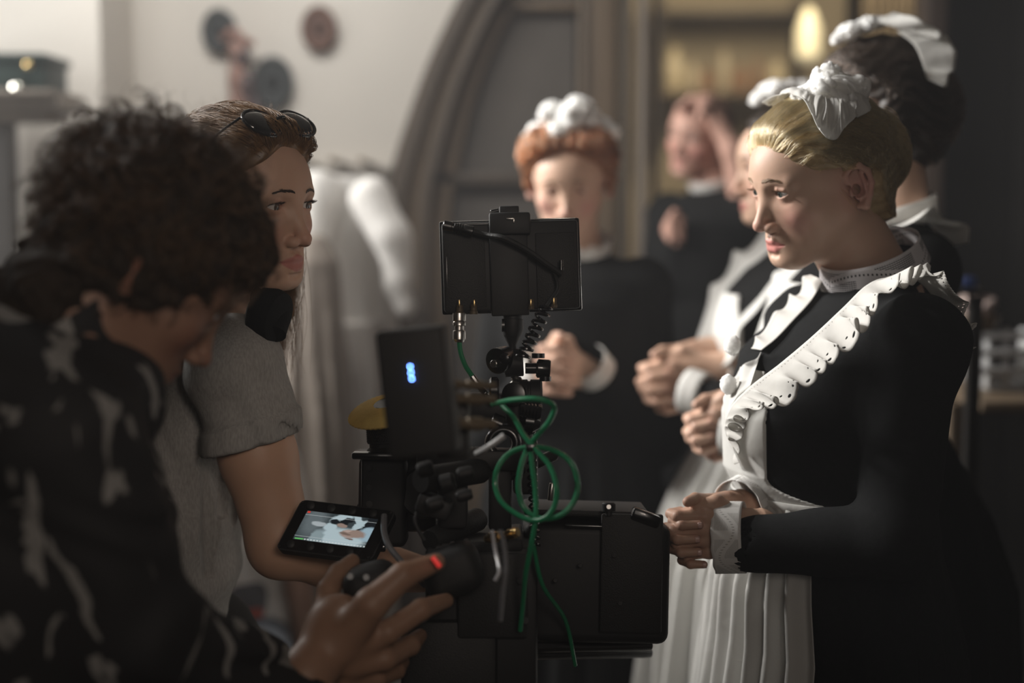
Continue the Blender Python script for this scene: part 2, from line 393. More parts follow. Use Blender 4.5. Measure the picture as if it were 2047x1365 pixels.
def lace_mat(name, ru=6.0, dark=(0.10, 0.10, 0.10), base=(0.62, 0.60, 0.58), nr=14, nc=130):
    """machine lace: open thread rows inside leaf-shaped fields, solid cloth between (flat textile pattern)"""
    m, nt, b = nt_mat(name); uv = N(nt, 'ShaderNodeUVMap'); sx = N(nt, 'ShaderNodeSeparateXYZ'); L(nt, uv.outputs[0], sx.inputs[0])
    u, v = sx.outputs[0], sx.outputs[1]
    ang = math_n(nt, 'MULTIPLY', u, 2 * math.pi * ru)
    wave = math_n(nt, 'MULTIPLY', math_n(nt, 'SINE', ang), .26)
    dist = math_n(nt, 'ABSOLUTE', math_n(nt, 'SUBTRACT', math_n(nt, 'SUBTRACT', v, .5), wave))
    field = math_n(nt, 'GREATER_THAN', dist, .17)
    inner = math_n(nt, 'GREATER_THAN', math_n(nt, 'SINE', math_n(nt, 'ADD', math_n(nt, 'MULTIPLY', ang, 2.0), .6)), -.55)
    edge = math_n(nt, 'LESS_THAN', math_n(nt, 'ABSOLUTE', math_n(nt, 'SUBTRACT', v, .5)), .40)
    rows = math_n(nt, 'GREATER_THAN', math_n(nt, 'FRACT', math_n(nt, 'MULTIPLY', v, nr)), .46)
    cells = math_n(nt, 'GREATER_THAN', math_n(nt, 'FRACT', math_n(nt, 'MULTIPLY', u, nc)), .16)
    f = math_n(nt, 'MULTIPLY', math_n(nt, 'MULTIPLY', field, inner), math_n(nt, 'MULTIPLY', edge, math_n(nt, 'MULTIPLY', rows, cells)))
    dots = math_n(nt, 'MULTIPLY', math_n(nt, 'LESS_THAN', math_n(nt, 'ABSOLUTE', math_n(nt, 'SUBTRACT', dist, .01)), .03),
                  math_n(nt, 'GREATER_THAN', math_n(nt, 'FRACT', math_n(nt, 'MULTIPLY', u, 80)), .6))
    f = math_n(nt, 'MAXIMUM', f, math_n(nt, 'MULTIPLY', dots, edge))
    L(nt, mix_n(nt, f, base, dark), b.inputs['Base Color']); b.inputs['Roughness'].default_value = .9
    bp = N(nt, 'ShaderNodeBump'); bp.inputs['Strength'].default_value = .6; bp.inputs['Distance'].default_value = .001; bp.invert = True
    L(nt, f, bp.inputs['Height']); L(nt, bp.outputs['Normal'], b.inputs['Normal'])
    return m
M_lace = lace_mat('white_lace', 2.6, (0.03, 0.03, 0.03), (0.72, 0.69, 0.70))
M_lace_cuff = lace_mat('cuff_lace', 4.0, (0.46, 0.45, 0.43), (0.74, 0.73, 0.71), 24, 300)
M_skin = skin_mat('skin'); M_skin_soft = skin_mat('skin_far', sss=0.0)
M_nail = mat('nail', (0.62, 0.40, 0.35), .25, var=.05)
M_eyewhite = mat('eye_white', (0.72, 0.69, 0.66), .12, var=.04, coat=.5)
M_iris = mat('grey_iris', (0.075, 0.095, 0.085), .1, var=.4, scale=900, coat=.8)
M_iris_dark = mat('dark_iris', (0.05, 0.03, 0.02), .1, var=.4, scale=900, coat=.8)
M_pupil = mat('pupil', (0.004, 0.004, 0.004), .08, coat=.8)
M_brow_f = hair_mat('fair_brow', (0.20, 0.13, 0.075), (0.30, 0.20, 0.12)); M_brow_d = hair_mat('dark_brow', (0.02, 0.012, 0.008), (0.04, 0.025, 0.018))
M_blonde = hair_mat('blonde_hair', (0.20, 0.135, 0.07), (0.52, 0.38, 0.20), .36)
M_brunette = hair_mat('dark_hair', (0.012, 0.008, 0.006), (0.035, 0.024, 0.018), .4)
M_brown = hair_mat('brown_curly_hair', (0.012, 0.008, 0.005), (0.03, 0.02, 0.013), .85)
M_red = hair_mat('auburn_hair', (0.14, 0.055, 0.025), (0.30, 0.13, 0.06), .4)
M_lightbrown = hair_mat('light_brown_hair', (0.055, 0.026, 0.010), (0.24, 0.125, 0.042), .42)

def strand_mat(name, col, rough=.28, var=.35):
    """hair fibres: light scatters through and along each strand"""
    m = bpy.data.materials.new(name); m.use_nodes = True; nt = m.node_tree; nt.nodes.remove(nt.nodes['Principled BSDF'])
    h = nt.nodes.new('ShaderNodeBsdfHairPrincipled'); h.parametrization = 'COLOR'; h.inputs['Roughness'].default_value = rough; h.inputs['Radial Roughness'].default_value = .5; h.inputs['Random Roughness'].default_value = .3
    info = nt.nodes.new('ShaderNodeHairInfo'); nt.links.new(mix_n(nt, info.outputs['Random'], tuple(c * (1 - var) for c in col), tuple(min(1, c * (1 + var)) for c in col)), h.inputs['Color'])
    nt.links.new(h.outputs[0], nt.nodes['Material Output'].inputs[0]); return m
S_blonde = strand_mat('blonde_strands', (.42, .25, .10)); S_red = strand_mat('auburn_strands', (.17, .05, .018)); S_dark = strand_mat('dark_strands', (.035, .024, .018))
M_brown_s = hair_mat('brown_strands', (0.030, 0.018, 0.010), (0.13, 0.080, 0.045), .45)
# ------------------------------------------------------------------ people toolkit
# head-local axes: x forward, y left, z up; origin midway between the ears at eye level (metres)
def skull(Q):
    d = ell(Q, (-.012, 0, .026), (.098, .076, .084))
    d = smin(d, ell(Q, (.028, 0, .020), (.068, .062, .062)), .03)             # brow and forehead
    return d
def ear_sdf(Q, s):
    c = V3(-.008, s * .0765, -.012); q = Q - c
    # rotate so the ear plane leans back and stands off the skull
    a = -s * .42; x = q[:, 0] * math.cos(a) + q[:, 1] * math.sin(a); y = -q[:, 0] * math.sin(a) + q[:, 1] * math.cos(a); z = q[:, 2]
    t = .14; x, z = x * math.cos(t) - z * math.sin(t), x * math.sin(t) + z * math.cos(t)
    R = np.stack([x, y, z], 1).astype(F32); sy = s
    helix = []
    for k in range(11):
        th = -2.2 + k * .42
        helix.append((-.004 - .0155 * math.sin(th + 1.2) * 1.0, sy * (.008), .004 + .027 * math.cos(th + 1.2) * 1.0))
    pts = [(.010, sy * .003, .010), (.011, sy * .006, .022), (.002, sy * .010, .031), (-.010, sy * .012, .030), (-.019, sy * .013, .019), (-.020, sy * .012, .002), (-.013, sy * .009, -.014), (-.004, sy * .006, -.027), (.004, sy * .003, -.026)]
    d = chain(R, pts, [.003, .0038, .004, .0042, .004, .0036, .0042, .0062, .004], .003)
    d = smin(d, ell(R, (-.006, sy * .004, .002), (.014, .0035, .026)), .004)   # plate
    d = smin(d, chain(R, [(-.010, sy * .009, .020), (-.011, sy * .009, .004), (-.006, sy * .008, -.010), (.003, sy * .007, -.013)], [.003, .0034, .0034, .003], .003), .003)  # antihelix
    d = smin(d, ell(R, (.009, sy * .006, -.004), (.0045, .004, .006)), .003)   # tragus
    d = smax(d, -ell(R, (.000, sy * .011, -.002), (.0085, .0105, .0125)), .0025)  # concha hollow
    return d
def head_sdf(Q, full=True, jaw=1.0, nose=1.0, mouth_open=0.0, eyes=True, ears=True, long=1.0, chin=0.0, lid=1.0):
    Q = Q.copy(); Q[:, 2] = np.where(Q[:, 2] < 0, Q[:, 2] / long, Q[:, 2])
    S = Q * V3(1, 0, 1) + np.abs(Q) * V3(0, 1, 0)                              # mirrored: y>=0
    d = skull(Q)
    d = smin(d, ell(Q, (.042, 0, -.048), (.048, .050 * jaw, .056)), .035)      # muzzle block
    d = smin(d, cap(S, (.000, .050 * jaw, -.045), (.066, .016, -.094), .017, .017), .034)   # jaw line
    d = smin(d, ell(Q, (.077, 0, -.096), (.0155 + chin, .020, .0135)), .018)   # chin
    d = smin(d, ell(S, (.052, .043, -.030), (.024, .018, .018)), .022)         # cheek bones
    d = smin(d, ell(Q, (.074, 0, -.071), (.0185, .024, .016)), .016)           # lip mound
    d = smin(d, cap(S, (.0845, .010, .0135), (.0755, .042, .0145), .0088, .0072), .012)   # brow ridge
    d = smax(d, -ell(S, (.100, .034, -.001), (.017, .019, .0115)), .014)       # sockets
    d = smin(d, cap(Q, (.085, 0, .004), (.1075 * (1 + .04 * (nose - 1)), 0, -.038), .0065, .0085), .012)   # bridge
    d = smin(d, ell(Q, (.1095 + .008 * (nose - 1), 0, -.0415), (.0085, .0082, .0078)), .006)                # tip
    d = smin(d, ell(S, (.098, .0125, -.046), (.0105, .0065, .0075)), .006)     # wings
    d = smax(d, -ell(S, (.103, .0065, -.0535), (.006, .0033, .004)), .003)     # nostrils
    d = smax(d, -cap(Q, (.099, 0, -.056), (.098, 0, -.064), .0025, .003), .005)
    if full:
        if eyes:
            E = ell(S, (.0745, .0315, .0), (.0143, .0150, .0140))
            d = smin(d, E, .005)
            z0 = S[:, 2] - .0005; y0 = (S[:, 1] - .0315) / .0128
            up = .0050 * lid * np.clip(1 - y0 ** 2, 0, 1) ** .7; lo_ = -.0042 * (.5 + .5 * lid) * np.clip(1 - y0 ** 2, 0, 1) ** .8
            slit = np.maximum(z0 - up, lo_ - z0); slit = np.maximum(slit, (np.abs(y0) - 1) * .0128)
            slit = np.maximum(slit, .070 - S[:, 0])
            d = smax(d, -slit, .0012)
            d = smin(d, chain(S, [(.0870, .0235, .0068), (.0888, .0310, .0088), (.0850, .0410, .0066)], [.0008, .0012, .0009], .003), .004)  # lid fold
        # lips
        o = mouth_open
        d = smin(d, chain(S, [(.0945, 0, -.0675), (.0935, .006, -.0665), (.083, .0235, -.0725)], [.0042, .0042, .0014], .004), .004)
        d = smin(d, chain(S, [(.0925, 0, -.0790 - o), (.0910, .008, -.0788 - o), (.083, .0225, -.0735)], [.0052, .0050, .0014], .004), .004)
        d = smax(d, -chain(S, [(.104, 0, -.0728 - o * .5), (.0985, .010, -.0728 - o * .5), (.0865, .0235, -.0732)], [.0012 + o * .5, .0011 + o * .4, .0007], .002), .002)
        d = smax(d, -cap(S, (.0955, 0, -.0885 - o), (.094, .008, -.0875 - o), .0030, .002), .006)
    if ears: d = smin(d, ear_sdf(Q, 1), .003); d = smin(d, ear_sdf(Q, -1), .003)
    return d
SKIN_FAIR = ((.60, .39, .285), (.56, .20, .18), (.60, .30, .25))
def head_colors(Q, base, lip, blush, brow=None, long=1.0):
    """true skin albedo: lips, cheeks, nose and ears redder than the forehead"""
    Q = Q.copy(); Q[:, 2] = np.where(Q[:, 2] < 0, Q[:, 2] / long, Q[:, 2])
    c = np.tile(np.array(base), (len(Q), 1)); x, y, z = Q[:, 0], np.abs(Q[:, 1]), Q[:, 2]
    def mixc(w, col):
        w = np.clip(w, 0, 1)[:, None]; c[:] = c * (1 - w) + np.array(col) * w
    g = lambda cx, cy, cz, r: np.exp(-(((x - cx) ** 2 + (y - cy) ** 2 + (z - cz) ** 2) / r ** 2))
    mixc(.85 * g(.075, .042, -.038, .022), blush); mixc(.6 * g(.112, 0, -.042, .014), blush); mixc(.95 * g(-.01, .090, -.01, .036), tuple(b_ * .9 for b_ in blush))
    yy = np.clip(y / .0245, 0, 1)
    top = -.0625 - .010 * yy ** 1.4; bot = -.0855 + .0125 * yy ** 1.6
    lipm = (np.clip((top - z) / .0012 + .5, 0, 1) * np.clip((z - bot) / .0012 + .5, 0, 1)) * (y < .0245) * (x > .078)
    mixc(lipm * .9, lip)
    mixc(.5 * g(.088, .031, .002, .010), tuple(b * .8 for b in blush))
    return c
def eyes(parent, O, R, iris, gaze=(1, 0, 0), s=1.0):
    for sy in (1, -1):
        c = O + R @ (np.array([.0745, sy * .0315, 0]) * s)
        g = R @ np.array(gaze, float); g /= np.linalg.norm(g)
        r = .0127 * s
        e = MB().sphere(c, r, 24).obj('eye', M_eyewhite, parent)
        prof = []
        a0 = .44
        def dome(rr, ang, m_, nm):
            V = []; F = []; k = 5; n = 20
            x = np.cross(g, [0, 0, 1]); x /= np.linalg.norm(x); y = np.cross(g, x)
            V.append(c + g * rr)
            for i in range(1, k + 1):
                for j in range(n):
                    t = ang * i / k; q = 2 * math.pi * j / n
                    V.append(c + rr * (g * math.cos(t) + math.sin(t) * (x * math.cos(q) + y * math.sin(q))))
            for j in range(n): F.append((0, 1 + j, 1 + (j + 1) % n))
            for i in range(k - 1):
                for j in range(n): F.append((1 + i * n + j, 1 + (i + 1) * n + j, 1 + (i + 1) * n + (j + 1) % n, 1 + i * n + (j + 1) % n))
            MB().add(V, F).obj(nm, m_, e)
        dome(r + .0003, a0, iris, 'iris'); dome(r + .0005, a0 * .42, M_pupil, 'pupil')
def brow_strands(parent, O, R, m, f, s=1.0, n=110, seed=1, thick=1.0, ht=.0):
    rg = np.random.RandomState(seed); out = []
    for sy in (1, -1):
        for i in range(n):
            t = rg.rand(); y = .012 + .036 * t; z = .0205 + ht + .0050 * math.sin(t * 2.3) - .002 * t + rg.randn() * .0015 * thick
            a = np.array([.11, sy * y, z]); dirv = np.array([-.002, sy * .006, .0028 * (1 - 1.6 * t)])
            P = np.stack([a + dirv * q for q in np.linspace(0, 1, 4)])
            out.append(P)
    P = np.array(out); sh = P.shape; Pf, g = project(f, P.reshape(-1, 3), .0006, 6); Pf = Pf.reshape(sh)
    return strands('eyebrow', O + (Pf * s) @ R.T, .00035 * s, m, parent, .5)
def mesh_local(name, f, lo, hi, h, O, R, m, parent, s=1.0, colf=None, **kw):
    V, F = mesh_sdf(f, lo, hi, h)
    c = colf(V.astype(F32)) if colf else None
    return mesh_obj(name, O + (V * s) @ R.T, F, m, parent, col=c, **kw)

# interlaced hands. local: x forward (fingers' side), y towards the near side, z up. origin between the palms at the knuckles
def clasp_prims():
    pr = []
    for s in (1, -1):                        # s=1 near hand, s=-1 far hand; far fingers sit half a pitch lower
        off = 0 if s == 1 else -.0105
        kn = []
        for i in range(4):
            z = .033 - .0215 * i + off; fx = (.0, .006, .003, -.006)[i]; r = (.0088, .009, .0086, .0076)[i]; ln = (1, 1.08, 1.02, .84)[i]
            mcp = (fx, s * .017, z * .92); pip = (fx + .037 * ln, s * .007, z); dip = (fx + .036 * ln, -s * .017, z - .001); tip = (fx + .013, -s * .0275, z - .002)
            pr.append(('f', [mcp, pip, dip, tip], [r * 1.12, r * 1.02, r * .93, r * .80], .004, s, i))
            kn.append(mcp)
        lf = .020 if s == -1 else 0.0; wrist = (-.088, s * .026, -.004 + lf); el = (-.098, s * .028, -.005 + lf)
        pr.append(('p', [(-.006, s * .019, .026), (-.080, s * .024, .010 + lf)], [.0125, .019], .02, s, 0))
        pr.append(('p', [(-.002, s * .019, .004), (-.082, s * .025, -.002 + lf)], [.0130, .020], .02, s, 0))
        pr.append(('p', [(-.008, s * .019, -.026), (-.080, s * .025, -.014 + lf)], [.0120, .018], .02, s, 0))
        pr.append(('p', [wrist, el], [.0245, .032], .02, s, 0))
        # thumb: leaves the upper side of the palm near the wrist and lies forward over the other hand
        tb = (-.062, s * .014, .018 + lf); t1 = (-.030, s * .012, .043 + (.004 if s == 1 else .0)); t2 = (.000, s * .001, .053 - (.014 if s == 1 else .0)); t3 = (.020, -s * .010, .050 - (.020 if s == 1 else -.004))
        pr.append(('f', [tb, t1, t2, t3], [.015, .0118, .0102, .0082], .006, s, 4))
    return pr
CLASP = clasp_prims()
def clasp_sdf(Q):
    res = None
    for s in (1, -1):
        hd = None
        for kind, pts, rad, k, ss, i in CLASP:
            if ss != s or kind != 'p': continue
            e = chain(Q, pts, rad, k); hd = e if hd is None else smin(hd, e, .018)
        for kind, pts, rad, k, ss, i in CLASP:
            if ss != s or kind != 'f': continue
            e = chain(Q, pts, rad, .003)
            hd = smin(hd, e, .006 if i < 4 else .012)
        for kind, pts, rad, k, ss, i in CLASP:   # knuckle bumps
            if ss == s and kind == 'f' and i < 4: hd = smin(hd, ell(Q, (pts[0][0] - .004, pts[0][1] + s * .006, pts[0][2]), (.009, .0065, .0075)), .008)
        res = hd if res is None else smin(res, hd, .0016)
    return res
def hand_col(Q, base, blush):
    c = np.tile(np.array(base), (len(Q), 1)); w = np.zeros(len(Q))
    for kind, pts, rad, k, s, i in CLASP:
        if kind == 'f':
            for j in (1, 2, 3): w = np.maximum(w, .55 * np.exp(-((Q - V3(*pts[j])) ** 2).sum(1) / .009 ** 2))
            w = np.maximum(w, .5 * np.exp(-((Q - V3(*pts[0])) ** 2).sum(1) / .012 ** 2))
    w = w[:, None]; return c * (1 - w) + np.array(blush) * w
def clasp_nails(parent, O, R, s=1.0):
    for kind, pts, rad, k, ss, i in CLASP:
        if kind != 'f' or i == 4: continue
        p2, p3 = np.array(pts[2]), np.array(pts[3]); d = p3 - p2; d /= np.linalg.norm(d)
        if i < 4: nrm = np.array([.25, -ss * 1.0, 0])
        else: nrm = np.array([0.3, 0, 1.0])
        nrm = nrm - d * (nrm @ d); nrm /= np.linalg.norm(nrm); b = np.cross(d, nrm); r = rad[3]
        G = []
        for a in np.linspace(-1, 1, 7):
            row = []
            for t in np.linspace(-.25, .72, 6):
                w = .78 * math.sqrt(max(0, 1 - max(0, (abs(t - .3) / .72)) ** 4))
                ang = a * w
                row.append(p3 + d * t * r * 1.05 + (nrm * math.cos(ang) + b * math.sin(ang)) * (r * 1.01) - nrm * (max(0, t - .5) * r * .35))
            G.append(row)
        G = np.array(G) * s
        grid_obj('nail', O + G.reshape(-1, 3).reshape(G.shape) @ R.T, M_nail, parent, solid=.0006 * s)
def lashes(parent, O, R, s=1.0, m=None, n=46):
    rg = np.random.RandomState(2); out = []
    for sy in (1, -1):
        for i in range(n):
            t = rg.rand() * 2 - 1; y = .0315 + .0128 * t; z = .0005 + .0043 * max(0, 1 - t * t) ** .7; x = .0745 + math.sqrt(max(1e-6, .0143 ** 2 - (t * .0128) ** 2 - z * z)) + .0002
            d = np.array([.0062, sy * .0035 * t, .0016 + .001 * rg.rand()]) * (.8 + .4 * rg.rand()); tt = np.linspace(0, 1, 5)[:, None]
            out.append(np.array([x, sy * y, z]) + d * tt + np.array([0, 0, .0012]) * tt ** 2)
    P = np.array(out) * s; return strands('eyelashes', O + P.reshape(-1, 3).reshape(P.shape) @ R.T, .00022, m or M_brow_f, parent, .3)
def join_body(parts, links, cols):
    """one continuous skin: the sculpted patches (head and neck, hands) are joined by arms running inside the sleeves.
    links: (patch a, patch b, start point, end point, path points, radius)"""
    off = np.cumsum([0] + [len(v) for v, _ in parts]); V = np.vstack([v for v, _ in parts]); F = np.vstack([f + o for (_, f), o in zip(parts, off)]); C = np.vstack(cols)
    for a, b, pa, pb, path, rad in links:
        cen = V[F].mean(1); own = F[:, 0]
        def pick(k, p):
            m = (own >= off[k]) & (own < off[k + 1]); d = np.where(m, ((cen - np.asarray(p)) ** 2).sum(1), 1e9); return int(d.argmin())
        ia, ib = pick(a, pa), pick(b, pb); qa, qb = F[ia], F[ib]; P = [V[qa].mean(0)] + [np.asarray(p, float) for p in path] + [V[qb].mean(0)]
        P = spline(P, 4 * len(P)); n = len(P); rings = [list(qa)]; base = len(V); newV = []
        ref = V[qa] - V[qa].mean(0); ref /= np.linalg.norm(ref, axis=1, keepdims=True) + 1e-9
        for i in range(1, n - 1):
            T = P[i + 1] - P[i - 1]; T /= np.linalg.norm(T); k = min(i, n - 1 - i) / 3.0; r = rad * min(1, .15 + k); x = ref[0] - T * (ref[0] @ T); x /= np.linalg.norm(x) + 1e-9; y = np.cross(T, x)
            if (ref[1] @ y) < 0: y = -y
            ring = [P[i] + r * (x * math.cos(q) + y * math.sin(q)) for q in (0, math.pi / 2, math.pi, 1.5 * math.pi)]; rings.append(list(range(base + len(newV), base + len(newV) + 4))); newV += ring; ref = np.array(ring) - P[i]; ref /= np.linalg.norm(ref, axis=1, keepdims=True)
        V = np.vstack([V, newV]); C = np.vstack([C, np.tile(C[qa[0]], (len(newV), 1))]); last = V[rings[-1]]; best = None
        for rev in (0, 1):
            for sh in range(4):
                q = list(qb[::-1] if rev else qb); q = q[sh:] + q[:sh]; dd = ((V[q] - last) ** 2).sum()
                if best is None or dd < best[0]: best = (dd, q)
        rings.append(best[1]); add = [[r0[j], r0[(j + 1) % 4], r1[(j + 1) % 4], r1[j]] for r0, r1 in zip(rings[:-1], rings[1:]) for j in range(4)]
        keep = np.ones(len(F), bool); keep[[ia, ib]] = False; F = np.vstack([F[keep], np.array(add)]); off = off.copy()
    return V, F, C
# ------------------------------------------------------------------ the setting
def onY(px, py, Y):
    """point of the plane y=Y seen at the photo pixel"""
    a = at(px, py, 1.0) - CAM; return CAM + a * (Y / a[1])
YW = 4.45
def struct(name, mb, m, smooth=False): return tag(mb.obj(name, m, None, smooth), kind='structure')
struct('floor', MB().box((0, 3.0, -.05), (4.2, 5.6, .05)), M_floor)
struct('ceiling', MB().box((0, 3.0, 3.05), (4.2, 5.6, .05)), M_ceil)
# back wall left of the arched doorway
arc_px = [(782, 1500), (782, 1100), (783, 700), (786, 430), (800, 330), (826, 240), (856, 150), (890, 70), (930, -10), (985, -100), (1060, -190), (1160, -250), (1310, -275)]
arc = [onY(px, py, YW) for px, py in arc_px]
W = MB(); pts = [(-3.0, YW, 0), (arc[0][0], YW, 0)] + [tuple(p) for p in arc[1:]] + [(arc[-1][0], YW, 3.0), (-3.0, YW, 3.0)]
W.poly(pts[::-1], (0, 1, 0), .18); struct('wall_back', W, M_plaster)
pier_x = onY(200, 100, 4.08)[0]
struct('wall_pier', MB().box(((pier_x - 3.0) / 2, 4.265, 1.5), ((pier_x + 3.0) / 2, .185, 1.5)), M_plaster)
# left wall with a tall window that lets the daylight in (outside the frame)
Wl = MB(); Wl.box((-2.95, .2, 1.5), (.05, 2.0, 1.5)); Wl.box((-2.95, 4.4, 1.5), (.05, .55, 1.5)); Wl.box((-2.95, 3.05, .55), (.05, .95, .55)); Wl.box((-2.95, 3.05, 2.97), (.05, .95, .03))
struct('wall_left', Wl, M_plaster)
struct('wall_rear', MB().box((0, -2.5, 1.5), (3.2, .05, 1.5)), M_plaster_dark)
struct('wall_right', MB().box((3.05, 1.0, 1.5), (.05, 3.5, 1.5)), M_plaster_dark)
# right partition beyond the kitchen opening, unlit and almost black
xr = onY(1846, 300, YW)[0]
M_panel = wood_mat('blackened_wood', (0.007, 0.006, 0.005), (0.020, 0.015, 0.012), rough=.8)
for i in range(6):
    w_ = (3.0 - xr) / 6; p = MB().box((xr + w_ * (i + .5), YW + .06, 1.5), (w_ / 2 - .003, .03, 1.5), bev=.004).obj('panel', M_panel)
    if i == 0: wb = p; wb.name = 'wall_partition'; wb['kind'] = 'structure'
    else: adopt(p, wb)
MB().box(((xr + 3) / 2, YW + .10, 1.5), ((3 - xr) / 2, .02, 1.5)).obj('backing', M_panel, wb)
struct('trim_1', MB().box((onY(1850, 300, YW)[0], YW - .02, 1.5), (.036, .06, 1.5), bev=.012).cyl((onY(1838, 300, YW)[0], YW - .07, 0), (onY(1838, 300, YW)[0], YW - .07, 3.0), .012, 10), wood_mat('post_wood', (.055, .038, .03), (.12, .085, .065)))
struct('baseboard_back', MB().box((-1.6, YW - .015, .08), (1.25, .015, .08), bev=.006), M_wood_mid)
# arched glazed doorway
door = thing('door_1', (onY(1040, 700, YW)[0], YW, 0), 'tall arched dark wooden doorway with grey glass behind the auburn-haired maid', 'door'); door['kind'] = 'structure'
def strip(name, A_, B_, y0, y1, m, n=60):
    A_ = spline([onY(x, y, YW) for x, y in A_], n); B_ = spline([onY(x, y, YW) for x, y in B_], n)
    mb = MB(); V = []
    for a, b in zip(A_, B_):
        V += [(a[0], y0, a[2]), (b[0], y0, b[2]), (b[0], y1, b[2]), (a[0], y1, a[2])]
    F = []
    for i in range(n - 1):
        for k in range(4): F.append((4 * i + k, 4 * i + (k + 1) % 4, 4 * i + 4 + (k + 1) % 4, 4 * i + 4 + k))
    mb.add(V, F); return mb.obj(name, m, door, True, 40)
o1 = [(770, 1500), (771, 700), (774, 430), (790, 330), (818, 240), (850, 150), (885, 70), (925, -10), (980, -100), (1060, -195), (1160, -258), (1315, -285)]
def inset(c, d): return [(x + d * (1 if y > 330 else max(.15, 1 - (330 - y) / 900)), y + (0 if y > 330 else d * min(.9, (330 - y) / 620))) for x, y in c]
strip('arch_moulding', o1, inset(o1, 34), YW - .075, YW + .10, M_wood_dark)
strip('arch_frame', inset(o1, 34), inset(o1, 66), YW - .03, YW + .12, M_wood_mid)
strip('arch_moulding', inset(o1, 66), inset(o1, 84), YW - .055, YW + .12, M_wood_dark)
strip('sash_frame', inset(o1, 84), inset(o1, 124), YW + .02, YW + .10, M_wood_mid)
def pbox(px0, py0, px1, py1, Y, dy, m, name, par, bev=.006):
    a, b = onY(px0, py1, Y), onY(px1, py0, Y)
    return MB().box(((a[0] + b[0]) / 2, Y, (a[2] + b[2]) / 2), (abs(b[0] - a[0]) / 2, dy, abs(b[2] - a[2]) / 2), bev=bev).obj(name, m, par)
pbox(1150, -300, 1232, 1560, YW + .05, .035, M_wood_mid, 'stile', door)
pbox(1160, -300, 1172, 1560, YW + .008, .012, M_wood_dark, 'bead', door)
pbox(1236, -300, 1262, 1560, YW + .01, .05, M_wood_dark, 'stile', door)
pbox(1264, -300, 1296, 1560, YW - .03, .05, mat('greyed_jamb', (.22, .185, .155), .6), 'jamb', door)
pbox(1298, -300, 1316, 1560, YW + .0, .06, M_wood_dark, 'jamb', door)
pbox(862, 345, 1155, 368, YW + .05, .03, M_wood_dark, 'rail', door); pbox(1000, 4, 1155, 22, YW + .05, .03, M_wood_mid, 'rail', door); pbox(858, 900, 1155, 1560, YW + .05, .03, M_wood_mid, 'rail', door)
m_gl, nt, b = nt_mat('grey_glass'); tc = N(nt, 'ShaderNodeTexCoord'); no = N(nt, 'ShaderNodeTexNoise'); no.inputs['Scale'].default_value = 3.2; L(nt, tc.outputs['Object'], no.inputs['Vector'])
L(nt, mix_n(nt, no.outputs['Fac'], (.07, .064, .058), (.17, .15, .13)), b.inputs['Base Color']); b.inputs['Roughness'].default_value = .6; b.inputs['Specular IOR Level'].default_value = .25
for y0, y1 in ((-300, 352), (362, 905)): pbox(850, y0, 1152, y1, YW + .07, .004, m_gl, 'pane', door, bev=0)
# lintel over the kitchen opening, kitchen shell beyond
struct('trim_2', MB().box(((onY(1316, 0, YW)[0] + xr) / 2, YW + .02, (onY(1500, -60, YW)[2] + 3.0) / 2), ((xr - onY(1316, 0, YW)[0]) / 2, .07, (3.0 - onY(1500, -60, YW)[2]) / 2), bev=.01), M_wood_mid)
M_kwall = mat('kitchen_plaster', (.42, .35, .25), .9, var=.15, scale=4)
Wk = MB(); Wk.box((1.6, 7.65, 1.5), (2.2, .05, 1.5)); Wk.box((.30, 6.0, 1.5), (.05, 1.5, 1.5)); Wk.box((3.3, 6.0, 1.5), (.05, 1.5, 1.5)); struct('wall_kitchen', Wk, M_kwall)
YK = 7.3
def kbox(px0, py0, px1, py1, Y, dy, m, name, par=None, bev=.006): return pbox(px0, py0, px1, py1, Y, dy, m, name, par, bev)
sh = thing('shelf', onY(1430, 190, YK), 'long wooden kitchen shelf in the warm blurred background, holding crockery', 'shelf')
kbox(1310, 186, 1600, 196, YK + .1, .16, M_wood_mid, 'board', sh); kbox(1310, 28, 1600, 38, YK + .1, .16, M_wood_dark, 'board', sh)
for x in (1318, 1592): kbox(x - 4, 0, x + 4, 300, YK + .1, .15, M_wood_dark, 'upright', sh)
M_crock = mat('cream_crockery', (.66, .56, .38), .35, coat=.3); M_crock2 = mat('brown_jar', (.34, .20, .12), .4); M_tin = mat('pale_tin', (.55, .47, .34), .5)
jar_names = ('tall cream jug', 'squat cream jar', 'brown earthen pot', 'small pale tin', 'round cream bowl', 'narrow brown bottle', 'wide pale canister')
for i, (px, hpx, wpx, m) in enumerate(((1345, 88, 22, M_crock), (1384, 60, 14, M_tin), (1412, 46, 15, M_crock2), (1446, 84, 13, M_tin), (1480, 52, 20, M_crock2), (1514, 70, 9, M_crock2), (1552, 64, 20, M_crock))):
    b0 = onY(px, 186, YK + .02); s_ = YK / FPX; h_ = hpx * s_; r_ = wpx * s_
    o = MB().lathe(b0, b0 + np.array([0, 0, h_]), [(0, r_ * .8), (.08, r_ * .95), (.4, r_ * 1.05), (.7, r_ * .95), (.82, r_ * .6), (.92, r_ * .55), (1, r_ * .7)], 18).obj(('jug', 'jar', 'pot', 'tin', 'bowl', 'bottle', 'canister')[i], m)
    tag(o, '%s on the kitchen shelf, %s from the door jamb' % (jar_names[i], ('first', 'second', 'third', 'fourth', 'fifth', 'sixth', 'seventh')[i]), ('jug', 'jar', 'pot', 'tin', 'bowl', 'bottle', 'canister')[i], 'crockery on the kitchen shelf')
cl = onY(1616, 60, 6.6); la = thing('hanging_lamp', cl + V3(0, 0, -.15), 'pale glowing lamp hanging in the kitchen above the dark hair of the tall maid', 'lamp')
MB().lathe(cl + V3(0, 0, -.14), cl + V3(0, 0, .10), [(0, .035), (.1, .055), (.6, .055), (.9, .03), (1, .012)], 20).obj('lamp_shade', mat('lamp_glass', (.8, .72, .5), .3, emit=(1, .86, .55), estr=.45), la)
